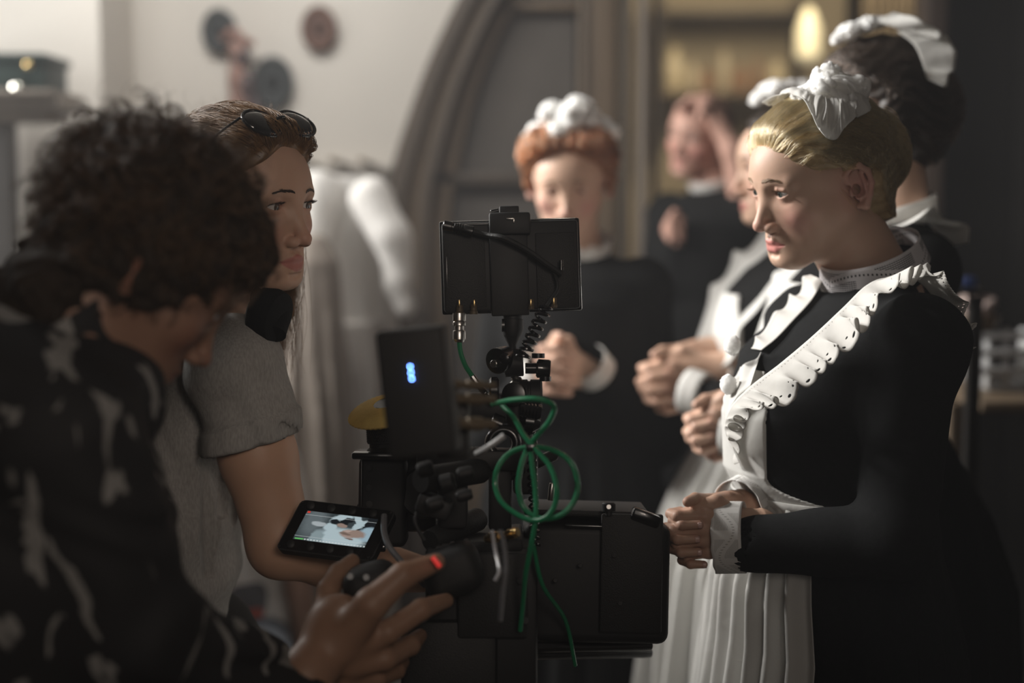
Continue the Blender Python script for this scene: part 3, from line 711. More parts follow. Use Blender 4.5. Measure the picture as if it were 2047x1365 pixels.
MB().cyl(cl + V3(0, 0, .10), (cl[0], cl[1], 2.99), .006, 8).obj('cord', M_brunette, la)
pp = onY(1706, 30, 5.6); tag(MB().cyl((pp[0], pp[1], 0), (pp[0], pp[1], 3.0), .032, 20).obj('pipe', mat('pale_metal_pipe', (.50, .47, .45), .45)), 'pale vertical metal pipe rising behind the tall maid', 'pipe')
dr = thing('drape', onY(1770, 500, 6.2) * V3(1, 1, 0), 'ribbed brown curtain hanging right of the pale pipe', 'curtain')
G = np.zeros((160, 6, 3)); xa, xb = onY(1722, 0, 6.2)[0], onY(1860, 0, 6.2)[0]
for i in range(160):
    t = i / 159.; G[i] = [(xa + (xb - xa) * t, 6.2 + .03 * math.sin(t * 62), z) for z in np.linspace(0.05, 2.95, 6)]
grid_obj('cloth', G, mat('brown_curtain_cloth', (.16, .12, .075), .9), dr, solid=.002)
kb = thing('cupboard', onY(1350, 900, 5.2) * V3(1, 1, 0), 'honey-coloured wooden cupboard glimpsed between the dark skirt and the white apron', 'cupboard')
kbox(1318, 640, 1388, 1400, 5.2, .20, M_wood_tan, 'body', kb); kbox(1324, 700, 1382, 1300, 4.99, .012, M_wood_tan, 'door', kb); kbox(1314, 628, 1392, 640, 5.2, .23, M_wood_mid, 'top', kb)
# wall ornaments
def oval_plate(px, py, rx, ry, label, rim, mid, ctr):
    c = onY(px, py, YW - .03); s_ = YW / FPX; t = thing('wall_plate', c + V3(0, .02, -ry * s_), label, 'plate', 'oval plates on the plaster wall')
    for nm, k0, k1, d, m in (('rim', 1.0, .72, .0, rim), ('well', .74, .30, .012, mid), ('boss', .31, .0, .004, ctr)):
        n = 40; V = []; F = []
        for k, dd in ((k0, .022 if nm == 'rim' else d + .01), (k0, d), ((k0 + k1) / 2, d - .006 if nm == 'rim' else d), (max(k1, .01), d + .004)):
            for j in range(n):
                q = 2 * math.pi * j / n; V.append((c[0] + rx * s_ * k * math.cos(q), c[1] + dd, c[2] + ry * s_ * k * math.sin(q)))
        for i in range(3):
            for j in range(n): F.append((i * n + j, i * n + (j + 1) % n, (i + 1) * n + (j + 1) % n, (i + 1) * n + j))
        F.append(tuple(3 * n + j for j in range(n))); MB().add(V, F).obj(nm, m, t)
gr1, gr2, gr3 = mat('slate_rim', (.045, .05, .05), .4), mat('grey_glaze', (.17, .175, .165), .35), mat('grey_boss', (.10, .10, .10), .4)
oval_plate(437, 62, 34, 44, 'oval slate-grey wall plate at the upper left, level with the brown one', gr1, gr2, gr3)
oval_plate(545, 165, 40, 52, 'larger oval slate-grey wall plate, lowest of the three on the wall', gr1, gr2, gr3)
oval_plate(637, 57, 35, 44, 'oval brown-rimmed wall plate with tan centre, rightmost of the three', mat('brown_rim', (.14, .075, .055), .4), mat('tan_glaze', (.34, .27, .21), .35), mat('brown_boss', (.26, .17, .13), .4))
c0 = onY(478, 240, YW - .05); c1 = onY(476, 66, YW - .05); mo = mat('rosy_carved_wood', (.30, .17, .135), .5, var=.35, scale=18)
t = thing('carved_ornament', c0, 'carved reddish wooden wall ornament hanging between the two slate-grey plates', 'ornament')
MB().lathe(c0, c1, [(0, .014), (.05, .03), (.2, .034), (.32, .026), (.38, .034), (.55, .030), (.70, .022), (.76, .032), (.86, .030), (.93, .016), (1, .01)], 18).obj('shaft', mo, t)
MB().tube(spline([c1 + V3(-.045, -.01, -.02), c1 + V3(-.01, -.02, .005), c1 + V3(.02, -.02, -.02), c1 + V3(.05, -.01, -.035)], 14), .012, 8).obj('arm', mo, t)
MB().sphere(c1 + V3(.012, -.012, -.075), (.026, .022, .032), 14).sphere(c1 + V3(.022, -.012, -.16), (.03, .02, .045), 14).sphere(c1 + V3(.045, -.01, -.23), (.02, .016, .05), 14).obj('carving', mat('dark_carving', (.07, .045, .045), .5), t)
# corner shelf with the green box
sY = 3.86
t = thing('wall_shelf', onY(60, 220, sY), 'stepped pale wooden bracket shelf on the wall at the far left', 'shelf')
m_sh = wood_mat('greyed_shelf_wood', (.17, .145, .12), (.30, .26, .22))
kbox(-260, 186, 138, 200, sY, .14, m_sh, 'board', t); kbox(-260, 200, 150, 224, sY + .02, .12, m_sh, 'cornice', t); kbox(-260, 224, 122, 246, sY + .05, .09, m_sh, 'cornice', t); kbox(-20, 246, 28, 640, sY + .12, .03, mat('grey_post', (.16, .15, .14), .7), 'support', t)
t = thing('wooden_box', onY(40, 186, sY), 'dark green box with a bright metal knob standing on the far left shelf', 'box')
m_gb = mat('green_paint', (.030, .050, .045), .5, var=.3, scale=20)
kbox(-160, 128, 112, 186, sY, .10, m_gb, 'body', t); kbox(-166, 114, 118, 130, sY, .11, m_gb, 'lid', t)
kn = onY(35, 178, sY - .11); MB().sphere(kn, .019, 16).obj('knob', mat('polished_metal', (.9, .9, .8), .08, metal=1), t); MB().sphere(onY(57, 130, sY - .115), .011, 10).obj('stud', mat('brass_stud', (.6, .45, .2), .3, metal=1), t)
# garments on the wall pegs
pg = thing('peg_rail', onY(700, 332, 4.40), 'narrow wooden peg rail on the wall holding the pale garments', 'peg rail')
kbox(600, 326, 790, 340, 4.42, .02, M_plaster, 'rail', pg)
for x in (640, 700, 752): a = onY(x, 334, 4.40); MB().cyl(a, a + V3(0, -.45, .01), .008, 10).obj('peg', M_wood_mid, pg)
def garment(name, label, cat, m, px, py0, py1, d, keys, sleeves=(), yaw=0, seed=0, h=.009, folds=.10, nf=11):
    c = at(px, py0, d); zb = at(px, py1, d)[2]; R_ = frame((math.sin(math.radians(yaw)), -math.cos(math.radians(yaw)), 0)); H = c[2] - zb
    ks = [(zb + H * (1 - t_), cx, cy, rx, ry) for t_, cx, cy, rx, ry in keys]
    o = np.array([c[0], c[1], 0])
    def f(P):
        Q = (P - V3(*o)) @ V3(*R_.ravel()).reshape(3, 3)
        d_ = loft(Q, ks, lambda th, z: 1 + folds * np.clip((c[2] - z) / (H * .35), 0, 1) * (.6 * np.sin(nf * th + seed + 2 * np.sin(z * 2.2 + seed)) + .4 * np.sin((nf * 2 - 3) * th + 2.4 * seed + z * 1.5)) + .02 * np.sin(z * 22 + th * 3 + seed))
        for pts, rad in sleeves:
            p3 = [at(*p) for p in pts]; d_ = smin(d_, chain(P, p3, rad, .02) + .005 * np.sin(P[:, 2] * 34 + P[:, 0] * 22 + seed), .03)
        return d_
    allp = [at(*p) for s_ in sleeves for p in s_[0]] + [o + V3(0, 0, zb), c]
    lo = np.min(allp, axis=0) - .30; hi = np.max(allp, axis=0) + .22; lo[2] = max(lo[2], .02)
    V, F = mesh_sdf(f, lo, hi, h); return tag(mesh_obj(name, V, F, m), label, cat)
M_shirt = cotton_mat('shirt_cotton', (.82, .80, .77)); M_taupe = cotton_mat('taupe_cloth', (.30, .26, .225), trans=.0); M_dk = cotton_mat('brown_grey_cloth', (.17, .145, .125), trans=.0)
garment('white_shirt', 'white long-sleeved shirt hanging on the wall left of the arched doorway', 'shirt', M_shirt, 690, 352, 900, 3.85,
        [(0, 0, 0, .05, .07), (.05, 0, 0, .07, .13), (.2, 0, 0, .08, .135), (.6, 0, .01, .07, .13), (1, 0, .02, .075, .14)], (([(742, 395, 3.72), (782, 470, 3.70), (798, 560, 3.70), (812, 612, 3.70)], [.058, .052, .040, .026]), ([(640, 380, 3.75), (622, 470, 3.72), (612, 600, 3.72)], [.055, .05, .036])), yaw=20, seed=1, folds=.14)
garment('long_coat', 'long taupe linen coat hanging beside the white shirt behind the woman in grey', 'coat', M_taupe, 618, 470, 1500, 3.66,
        [(0, 0, 0, .03, .04), (.05, 0, 0, .06, .075), (.3, 0, 0, .09, .10), (1, 0, 0, .12, .14)], (), yaw=-10, seed=4, folds=.22)
garment('long_coat', 'long brown-grey coat hanging below the white shirt, nearer the doorway', 'coat', M_dk, 776, 560, 1500, 4.10,
        [(0, 0, 0, .04, .06), (.06, 0, 0, .07, .12), (.3, 0, 0, .09, .14), (1, 0, 0, .12, .17)], (), yaw=10, seed=7, folds=.22)
garment('linen_dress', 'pale grey-brown dress hanging straight down from the white shirt', 'dress', cotton_mat('greyish_linen', (.56, .53, .49), trans=0), 688, 640, 1500, 3.84,
        [(0, 0, 0, .06, .10), (.1, 0, 0, .07, .105), (.4, 0, 0, .08, .11), (1, 0, 0, .11, .15)], (), yaw=15, seed=9, folds=.20, nf=9)
# things in the dark at the far right
def dbox(px0, py0, px1, py1, d, dy, m, name, par, bev=.005):
    c = at((px0 + px1) / 2, (py0 + py1) / 2, d); s_ = d / FPX
    return MB().box(c, (abs(px1 - px0) / 2 * s_, dy, abs(py1 - py0) / 2 * s_), bev=bev).obj(name, m, par)
m_w = mat('chipped_white_paint', (.50, .50, .50), .6); tb = thing('side_table', at(1990, 1000, 3.3) * V3(1, 1, 0), 'brown wooden side table in the dark at the right edge', 'table')
dbox(1900, 776, 2160, 796, 3.3, .22, M_wood_mid, 'table_top', tb)
for x, dd in ((1912, 3.12), (2140, 3.12), (1912, 3.48), (2140, 3.48)):
    a = at(x, 800, dd); MB().box((a[0], a[1], a[2] / 2), (.02, .02, a[2] / 2 - .005), bev=.004).obj('leg', M_wood_mid, tb)
cr = thing('crate', at(2000, 775, 3.3), 'white-painted slatted crate standing on the side table at the right edge', 'crate')
for y in (672, 706, 742): dbox(1950, y - 9, 2070, y + 7, 3.22, .006, m_w, 'slat', cr)
for x in (1956, 2010, 2064): dbox(x - 8, 655, x + 8, 772, 3.235, .008, m_w, 'post', cr)
for x in (1953, 2067): dbox(x - 3, 662, x + 3, 770, 3.33, .10, m_w, 'side_panel', cr)
dbox(1950, 762, 2070, 770, 3.33, .10, m_w, 'bottom', cr)
a = at(1950, 620, 3.25); V, F = mesh_sdf(lambda P: ell(P, a, (.045, .05, .05)) + .006 * np.sin(P[:, 0] * 120 + 3 * np.sin(P[:, 2] * 90)) + .004 * np.sin(P[:, 2] * 150), a - .09, a + .09, .005)
bs = thing('basket', at(1950, 655, 3.25), 'small basket with crumpled pinkish-white linen on top of the white crate', 'basket')
mesh_obj('linen', V, F, mat('pink_linen', (.42, .33, .30), .9), bs); MB().lathe(at(1950, 660, 3.25), at(1950, 630, 3.25), [(0, .04), (.5, .05), (1, .055)], 20).obj('bowl', M_wood_mid, bs)
lp = thing('oil_lamp', at(1893, 560, 3.0), 'small glowing orange oil lamp behind the ruffled shoulder of the fair maid', 'lamp')
MB().sphere(at(1894, 524, 3.0), (.011, .011, .020), 14).obj('flame_glass', mat('amber_glass', (.8, .35, .1), .2, emit=(1, .42, .10), estr=.75), lp)
MB().lathe(at(1894, 575, 3.0), at(1894, 540, 3.0), [(0, .02), (.2, .022), (.6, .018), (.8, .008), (1, .010)], 16).obj('base', mat('brass', (.35, .22, .10), .4, metal=.8), lp)
st = at(1894, 576, 3.0); s2 = thing('shelf', st, 'dark narrow ledge carrying the small oil lamp and the blue tin', 'shelf'); dbox(1880, 577, 1960, 586, 3.0, .05, M_panel, 'board', s2)
a = at(1950, 586, 3.0); MB().box((a[0], a[1], a[2] / 2), (.014, .014, a[2] / 2 - .004), bev=.003).obj('post', M_panel, s2)
tag(dbox(1926, 553, 1948, 576, 3.0, .02, mat('blue_tin', (.04, .09, .30), .4), 'tin', None), 'little blue tin standing beside the small oil lamp', 'tin')
# ------------------------------------------------------------------ generic garment helpers
def hairline(x, y, z, lo=-.075, low=0.0):
    A = [-.10, -.055, -.036, -.030, -.028, -.008, .030, .058, .073, .082, .10]; B = [-.10, -.055, -.036, -.030, -.028, .006, .040, .067, .082, .090, .10]
    zz = [lo - .02, lo, -.045, -.02, .004, .014, .024, .045, .066, .082, .10]; zb = [lo - .02, lo, -.045, -.02, .006, .012, .019, .036, .056, .075, .10]
    xh = (1 - low) * np.interp(z, zz, A) + low * np.interp(z, zb, B)
    return x - xh + .10 * np.maximum(np.abs(y) - .055, 0) * (z > .03)
def hair_base(Q, off=.011, lo=-.075, low=0.0):
    hl = hairline(Q[:, 0], Q[:, 1], Q[:, 2], lo, low)
    d = smin(skull(Q), cap(Q, (-.035, 0, -.03), (-.040, 0, -.075), .056, .052), .03) - off * smooth01(-hl / .028) + .0015
    return smax(d, hl, .004)
def swept_strands(name, parent, O, R, f, m, target, n, seed, s=1.0, sag=.02, r=.00028, lift=.0035, k=14, reach=(.55, 1.0), ysel=None, wave=.0012, low=0.0):
    rg = np.random.RandomState(seed); v = rg.randn(n * 4, 3); v /= np.linalg.norm(v, axis=1, keepdims=True); v = v[v[:, 2] > -.62]
    Ps, _ = project(f, v * .12 + V3(0, 0, .02), 0, 5); hl = hairline(Ps[:, 0], Ps[:, 1], Ps[:, 2], low=low); Ps = Ps[(hl < -.0006)][:n]; n = len(Ps)
    sv = Ps - V3(0, 0, .0); sv = sv / np.linalg.norm(sv, axis=1, keepdims=True); tv = np.array(target, float); tv /= np.linalg.norm(tv)
    om = np.arccos(np.clip(sv @ tv, -1, 1))[:, None, None]; ts = np.linspace(0, 1, k)[None, :, None]
    ts = ts * (reach[0] + (reach[1] - reach[0]) * rg.rand(n))[:, None, None]
    D = (np.sin((1 - ts) * om) * sv[:, None] + np.sin(ts * om) * tv[None, None]) / np.sin(om)
    P = D * .12; side = np.sign(sv[:, 1])[:, None]
    P[:, :, 2] -= sag * np.sin(math.pi * ts[:, :, 0]) * np.minimum(1, np.abs(sv[:, 1])[:, None] * 1.8)
    ph = rg.rand(n, 1) * 6; cl = np.floor((sv[:, :1] * 7 + sv[:, 1:2] * 5 + sv[:, 2:] * 9)) % 5; P[:, :, 2] += wave * np.sin(ts[:, :, 0] * 9 + ph) + .0016 * (cl - 2) * np.sin(math.pi * ts[:, :, 0])
    sh = P.shape; off = (rg.rand(n, 1) * lift + .0004) * np.ones((1, k)); off[:, 0] = -.001
    Pf, _ = project(f, P.reshape(-1, 3), 0, 5)
    d0 = Pf.reshape(sh); e = 6e-4; G = np.stack([f(Pf + V3(e, 0, 0)), f(Pf + V3(0, e, 0)), f(Pf + V3(0, 0, e))], 1) - f(Pf)[:, None]; G /= np.linalg.norm(G, axis=1, keepdims=True) + 1e-9
    P2 = d0 + G.reshape(sh) * off[:, :, None]
    return strands(name, O + (P2.reshape(-1, 3) * s).reshape(sh) @ R.T, r * s, m, parent)
def frill(name, parent, inner, outer, m, n=420, w=10, amp=.008, nf=16, seed=0, lift=None, solid=.0007, tips=True, power=1.3):
    """gathered strip of cloth between two edge lines, waving more towards its free edge"""
    rg = np.random.RandomState(seed); A = spline(inner, n); B = spline(outer, n)
    T = np.gradient(A, axis=0); T /= np.linalg.norm(T, axis=1, keepdims=True)
    W = B - A; Nn = np.cross(T, W); Nn /= np.linalg.norm(Nn, axis=1, keepdims=True)
    if lift is not None: Nn *= np.sign((Nn @ np.asarray(lift)))[:, None]
    t = np.linspace(0, 1, n); ph = 2 * math.pi * nf * t + 1.4 * np.sin(2 * math.pi * t * nf * .31 + seed) + .9 * np.sin(2 * math.pi * t * nf * .17 + 2 * seed)
    am = amp * (1 + .45 * np.sin(2 * math.pi * t * nf * .23 + 3 + seed)); G = np.zeros((n, w, 3))
    for j in range(w):
        u = j / (w - 1.0); k = u ** power
        G[:, j] = A + W * u + Nn * ((am * np.sin(ph) + amp * .9) * k)[:, None] + T * ((am * .8) * np.cos(ph + .5) * k)[:, None]
        if j == w - 1: G[:, j] += (W / np.linalg.norm(W, axis=1, keepdims=True)) * (.0016 * np.abs(np.sin(np.pi * 56 * t)))[:, None]
    return grid_obj(name, G, m, parent, solid=solid)
def rosette(name, parent, c, R, rad, m, nf=6, amp=.010, layers=3, seed=0, squash=1.0, lobe=None, height=.02, solid=.0008, n=240, w=20):
    """gathered cotton puff: stacked rounded petals whose rims roll over; R columns = forward, left, up (up = its normal)"""
    rg = np.random.RandomState(seed); first = None
    for l in range(layers):
        rr = rad * (1 - .22 * l); th = np.linspace(0, 2 * math.pi, n); k = nf - (l % 2); p0, p1 = rg.rand(2) * 6; G = np.zeros((w, n, 3))
        pet = .5 + .5 * np.sin(k * th + p0 + .7 * np.sin(2 * th + p1))            # petal / gap
        crk = np.sin(3.1 * k * th + p1 + np.sin(k * th)); ext = 1 if lobe is None else 1 + lobe[1] * np.exp(-(np.angle(np.exp(1j * (th - lobe[0]))) ** 2) / .35)
        for i in range(w):
            u = i / (w - 1.0); gather = 1 - u
            rim = rr * (.08 + .92 * np.sin(u * 1.75) / math.sin(1.57)) * (.74 + .30 * pet * u + .035 * crk * u) * ext
            z = height * (.2 + .62 * l) + height * .9 * math.sin(min(1, u * 1.25) * math.pi * .75) * (.55 + .6 * pet) + amp * (pet - .5) * u * 1.2 + amp * .22 * crk * (.3 + u) - (rr * .30 * squash * max(0, u - .45) ** 1.2) * (1 if l == 0 else .8)
            z = z + .0012 * np.sin(41 * th + 3 * u) * u
            G[i] = np.stack([rim * np.cos(th), rim * np.sin(th), z], 1)
        G = G @ np.asarray(R).T + np.asarray(c)
        o = grid_obj(name if first is None else 'frill', G, m, parent if first is None else first, solid=solid)
        first = first or o
    return first
def puff(name, parent, c, R, rad, m, seed=0, h=.0022, lumps=(), crease=.010, freq=1.0):
    """gathered cotton puff with rounded folds and deep creases running to its middle"""
    p = seed * 1.7
    def f(Q):
        x, y, z = Q[:, 0] / rad, Q[:, 1] / rad, Q[:, 2] / rad; th = np.arctan2(y, x); rr = np.sqrt(x * x + y * y)
        d = ell(Q, (0, 0, 0), (rad, rad * .86, rad * .62))
        for (cx, cy, cz, r) in lumps: d = smin(d, ell(Q, (cx * rad, cy * rad, cz * rad), (r * rad, r * rad * .9, r * rad * .8)), rad * .12)
        w = 5 * th * freq + 2.2 * np.sin(3.1 * z + p) + 1.6 * np.sin(2.4 * rr * 2 + 1.7 * th + p)
        a = np.abs(np.sin(w)); b = np.abs(np.sin(6.3 * z + 2.1 * np.sin(4.2 * x + p) + 1.9 * np.sin(3.7 * y + 2 * p)))
        c2 = np.abs(np.sin(11 * x * freq + 3 * np.sin(5 * y + p) + 2 * np.sin(6 * z)))
        return d + crease * (1 - a ** .55) * np.clip(rr * 2.2, 0.15, 1) + crease * .8 * (1 - b ** .5) + crease * .35 * (1 - c2 ** .5)
    e = rad * 1.75
    V, F = mesh_sdf(f, (-e, -e, -e), (e, e, e), h)
    return mesh_obj(name, V @ np.asarray(R).T + np.asarray(c), F, m, parent)
def ring_band(name, parent, c, R, ra, rb, h, m, flare=0.0, n=120, w=8, th0=0.0, th1=2 * math.pi, solid=.0012, wav=0.0, nw=30, dip=0.0):
    """cloth band: ellipse radii ra (forward) rb (left) in frame R, height h along up"""
    th = np.linspace(th0, th1, n); G = np.zeros((n, w, 3))
    for j in range(w):
        v = j / (w - 1.0); k = 1 + flare * v
        G[:, j] = np.stack([ra * k * np.cos(th), rb * k * np.sin(th), (h * v - h / 2) + wav * np.sin(nw * th) * v - dip * np.cos(th)], 1)
    return grid_obj(name, G @ np.asarray(R).T + np.asarray(c), m, parent, solid=solid)
def smooth01(x): x = np.clip(x, 0, 1); return x * x * (3 - 2 * x)

# ================================================================== the fair-haired maid in the foreground (right)
def build_maid_a():
    O = at(1635, 356, 2.03); R = head_frame(202, 15, 3); s = 1.0
    root = thing('person', at(1720, 900, 2.05) * V3(1, 1, 0), 'fair-haired woman at the right in black dress, ruffled white apron and lace collar, hands clasped', 'person')
    bo = at(1690, 1000, 2.06) * np.array([1, 1, 0]); Rb = frame((math.cos(math.radians(200)), math.sin(math.radians(200)), 0))
    w2l = lambda P: (P - V3(*O)) @ V3(*R.ravel()).reshape(3, 3)
    w2b = lambda P: (P - V3(*bo)) @ V3(*Rb.ravel()).reshape(3, 3)
    # clasped hands
    HO = at(1394, 1064, 1.935); HR = head_frame(203, 4, 0); hs = .87
    neck_a = O + R @ np.array([-.022, 0, -.050]); neck_b = at(1772, 600, 2.06)
    def body(P):
        d = head_sdf(w2l(P), nose=.9)
        nk = cap(P, neck_a, neck_b, .050, .054); nk = smin(nk, cap(P, O + R @ np.array([.0, 0, -.065]), at(1740, 595, 2.05), .034, .045), .03)
        return smin(d, nk, .022)
    V, F = mesh_sdf(body, O - .2, O + np.array([.2, .2, .18]), .00135)
    Q = w2l(V.astype(F32)); C = head_colors(Q, *SKIN_FAIR)
    w_ = lambda P: (P - V3(*HO)) @ V3(*HR.ravel()).reshape(3, 3) / hs
    V2, F2 = mesh_sdf(lambda P: clasp_sdf(P), (-.14, -.07, -.06), (.06, .07, .08), .0014)
    C2 = hand_col(V2.astype(F32), (.56, .36, .26), (.54, .25, .20)); W2 = HO + (V2 * hs) @ HR.T
    sA = bo + Rb @ np.array([-.012, .136, 1.325]); elA = at(1790, 1080, 1.845); wA = at(1492, 1088, 1.925)
    bV, bF, bC = join_body([(V, F), (W2, F2)], [(0, 1, neck_b + V3(.0, .0, -.06), wA, [sA, elA], .03)], [C, C2])
    b = mesh_obj('body', bV, bF, M_skin, root, col=bC)
    clasp_nails(b, HO, HR, hs)
    eyes(root, O, R, M_iris, gaze=(1, -.05, .02)); lashes(root, O, R)
    lf = lambda Pq: head_sdf(Pq, full=False, ears=False)
    brow_strands(root, O, R, M_brow_f, lf, n=90, thick=.8)
    MB().sphere(O + R @ np.array([-.004, .0545, -.078]), .0022, 8).obj('mole', mat('mole_skin', (.10, .045, .03)), root)
    # hair
    def hf(Q):
        d = hair_base(Q, .013, low=1.0) + .0011 * np.sin(Q[:, 2] * 300 + Q[:, 0] * 170 + 2 * np.sin(Q[:, 0] * 60))
        d = smin(d, ell(Q, (-.108, .0, .012), (.036, .056, .056)), .018)
        bx = Q - V3(-.112, 0, .020); rr = np.sqrt(bx[:, 1] ** 2 + bx[:, 2] ** 2); an = np.arctan2(bx[:, 2], bx[:, 1])
        tor = np.sqrt((rr - .030) ** 2 + (bx[:, 0] + .006) ** 2) - (.0135 + .0022 * np.sin(9 * an + 120 * bx[:, 0]))
        return smin(d, tor, .004)
    hair = mesh_local('hair', hf, (-.18, -.12, -.13), (.12, .12, .16), .0024, O, R, M_blonde, root)
    # volume over the temple: locks combed from the forehead over the ear
    swept_strands('hair_strands', hair, O, R, hf, S_blonde, (-.105, .0, .012), 9000, 3, sag=.042, lift=.0035, r=.00026, wave=.002, low=1.0)
    rg = np.random.RandomState(5); loose = []
    for i in range(260):   # coil of the bun
        a0 = rg.rand() * 6.28; ln = 1.2 + rg.rand() * 1.5; rr = .030 + rg.randn() * .006; ph = rg.rand() * 6
        t = np.linspace(0, 1, 14); a = a0 + ln * t
        tube = .0150 + .002 * rg.rand()
        loose.append(np.stack([-.118 - tube * np.cos(ph + 4 * t), (rr + tube * np.sin(ph + 4 * t) * .8) * np.cos(a), .020 + (rr + tube * np.sin(ph + 4 * t) * .8) * np.sin(a)], 1))
    for i in range(60):    # wisps at temple and nape
        t = np.linspace(0, 1, 14)[:, None]; p = np.array([.02 - .05 * rg.rand(), .070, .02 - .05 * rg.rand()]) if i < 30 else np.array([-.06, .05 * (rg.rand() - .2), -.055])
        dv = np.array([-.02, .004, -.030]) * (.5 + rg.rand()); loose.append(p + dv * t + rg.randn(3) * .004 * t ** 2)
    strands('bun_strands', O + np.array(loose).reshape(-1, 3).reshape(len(loose), 14, 3) @ R.T, .0003, S_blonde, hair)
    # dress
    sh_n = bo + Rb @ np.array([-.012, .136, 1.325]); el_n = at(1790, 1080, 1.845); wr_n = at(1492, 1088, 1.925)
    sh_f = bo + Rb @ np.array([-.020, -.145, 1.325]); el_f = at(1660, 1080, 2.24); wr_f = at(1524, 1026, 2.06)
    keys = [(0.02, .0, 0, .26, .20), (.5, .0, 0, .25, .20), (.78, .0, 0, .165, .20), (.90, .0, 0, .150, .19), (1.03, .01, 0, .135, .155), (1.085, .025, 0, .118, .132), (1.14, .045, 0, .128, .140),
            (1.22, .048, 0, .128, .148), (1.30, .030, 0, .118, .155), (1.345, .000, 0, .092, .150), (1.375, -.022, 0, .072, .108), (1.392, -.034, 0, .060, .078), (1.405, -.040, 0, .05, .062)]
    def torso(Q): return loft(Q, keys, lambda th, z: 1 + np.where(z < 1.05, .05 * np.clip((1.05 - z) * 6, 0, 1), 0) * np.sin(18 * th + 2 * np.sin(z * 3)))
    def dress(P):
        d = torso(w2b(P))
        d = smin(d, smin(cap(P, sh_n, el_n, .058, .050), ell(P, sh_n + V3(.01, -.005, .0), (.064, .062, .068)), .03), .03)
        d = smin(d, chain(P, [el_n, wr_n], [.053, .037]), .02)
        d = smin(d, cap(P, sh_f, el_f, .066, .052), .03); d = smin(d, chain(P, [el_f, wr_f], [.052, .038]), .02)
        wr = P[:, 0] * 60 + P[:, 2] * 38; d = d + .0012 * np.sin(wr + 3 * np.sin(P[:, 2] * 23))
        # sleeves open at the wrists
        for wv, ev in ((wr_n, el_n), (wr_f, el_f)):
            ax = V3(*(wv - ev)); ax /= np.linalg.norm(ax); d = smax(d, -cap(P, wv - ax * .012, wv + ax * .06, .031, .035), .003)
        return d
    V, F = mesh_sdf(dress, bo + V3(-.42, -.44, 0.01), bo + V3(.42, .42, 1.50), .006); mesh_obj('dress', V, F, M_black_cloth, root)
    # apron
    apr = None
    def bib(P):
        Q = w2b(P); x, y, z = Q[:, 0], Q[:, 1], Q[:, 2]
        w = .030 + .030 * smooth01((1.30 - z) / .08) + .085 * smooth01((1.135 - z) / .045)
        d = np.abs(torso(Q) - .0045) - .0022
        d = np.maximum(d, np.abs(y) - w); d = np.maximum(d, -x); d = np.maximum(d, z - 1.285); return np.maximum(d, 1.075 - z)
    V, F = mesh_sdf(bib, bo + V3(-.3, -.3, 1.05), bo + V3(.3, .3, 1.32), .0022); apr = mesh_obj('apron', V, F, M_cotton, root)
    nz, nt_ = 60, 400; zs = np.linspace(1.098, .12, nz); th = np.linspace(-1.75, .72, nt_); G = np.zeros((nz, nt_, 3))
    for i, z in enumerate(zs):
        K = np.array(sorted(keys)); cx, rx, ry = (np.interp(z, K[:, 0], K[:, j]) for j in (1, 3, 4)); f = min(1, (1.098 - z) / .12)
        w = .010 + .004 * f; a = (.016 * f ** .8 * (rx / .16)); fold = w + a * (.6 * np.sin(34 * th + 1.5 * np.sin(2.3 * th)) + .4 * np.sin(19 * th + 3 * z)) + .006 * f + .0015 * np.sin(60 * th) * (1 - f)
        fr = np.stack([cx + (rx + fold + .012 * f) * np.cos(th), (ry + fold + .012 * f) * np.sin(th), z + 0 * th], 1); G[i] = fr @ Rb.T + bo
    grid_obj('apron_skirt', G, M_cotton, apr, solid=.0012)
    Gb = np.zeros((120, 5, 3)); tt = np.linspace(-1.85, 1.85, 120)
    for j in range(5):
        z = 1.068 + .040 * j / 4; K = np.array(sorted(keys)); cx, rx, ry = (np.interp(z, K[:, 0], K[:, q]) for q in (1, 3, 4))
        Gb[:, j] = np.stack([cx + (rx + .010) * np.cos(tt), (ry + .010) * np.sin(tt), z + 0 * tt], 1) @ Rb.T + bo
    grid_obj('waistband', Gb, M_cotton, apr, solid=.002)
    # shoulder frills
    inn = [at(*q) for q in ((1800, 566, 1.985), (1768, 556, 1.955), (1730, 572, 1.93), (1684, 616, 1.905), (1624, 672, 1.895), (1560, 726, 1.90), (1500, 772, 1.925), (1462, 812, 1.945), (1448, 852, 1.96), (1458, 884, 1.965))]
    out = [at(*q) for q in ((1848, 556, 1.93), (1828, 562, 1.875), (1776, 592, 1.84), (1734, 650, 1.825), (1682, 712, 1.825), (1626, 766, 1.835), (1568, 806, 1.86), (1512, 822, 1.89), (1482, 852, 1.92), (1480, 900, 1.94))]
    frill('shoulder_frill', apr, inn, out, M_eyelet, amp=.0095, nf=17, seed=2, lift=(-.3, -1, .3), n=620, w=16)
    inn2 = [at(*q) for q in ((1790, 552, 1.985), (1828, 558, 1.965), (1862, 590, 1.95), (1884, 640, 1.95), (1896, 690, 1.96), (1890, 730, 1.97))]
    out2 = [at(*q) for q in ((1845, 545, 1.93), (1880, 560, 1.89), (1912, 602, 1.88), (1928, 650, 1.89), (1926, 696, 1.90), (1908, 742, 1.93))]
    frill('shoulder_frill', apr, inn2, out2, M_eyelet, amp=.008, nf=5, seed=6, lift=(.6, -1, .3), n=260, w=12)
    inn3 = [at(*q) for q in ((1645, 560, 2.04), (1622, 600, 2.02), (1586, 640, 2.00), (1552, 676, 1.985), (1522, 700, 1.975))]
    out3 = [at(*q) for q in ((1625, 548, 2.10), (1592, 590, 2.09), (1556, 628, 2.075), (1528, 664, 2.05), (1504, 694, 2.02))]
    frill('shoulder_frill', apr, inn3, out3, M_eyelet, amp=.004, nf=4, seed=4, lift=(-1, -.2, .3), n=260, w=12)
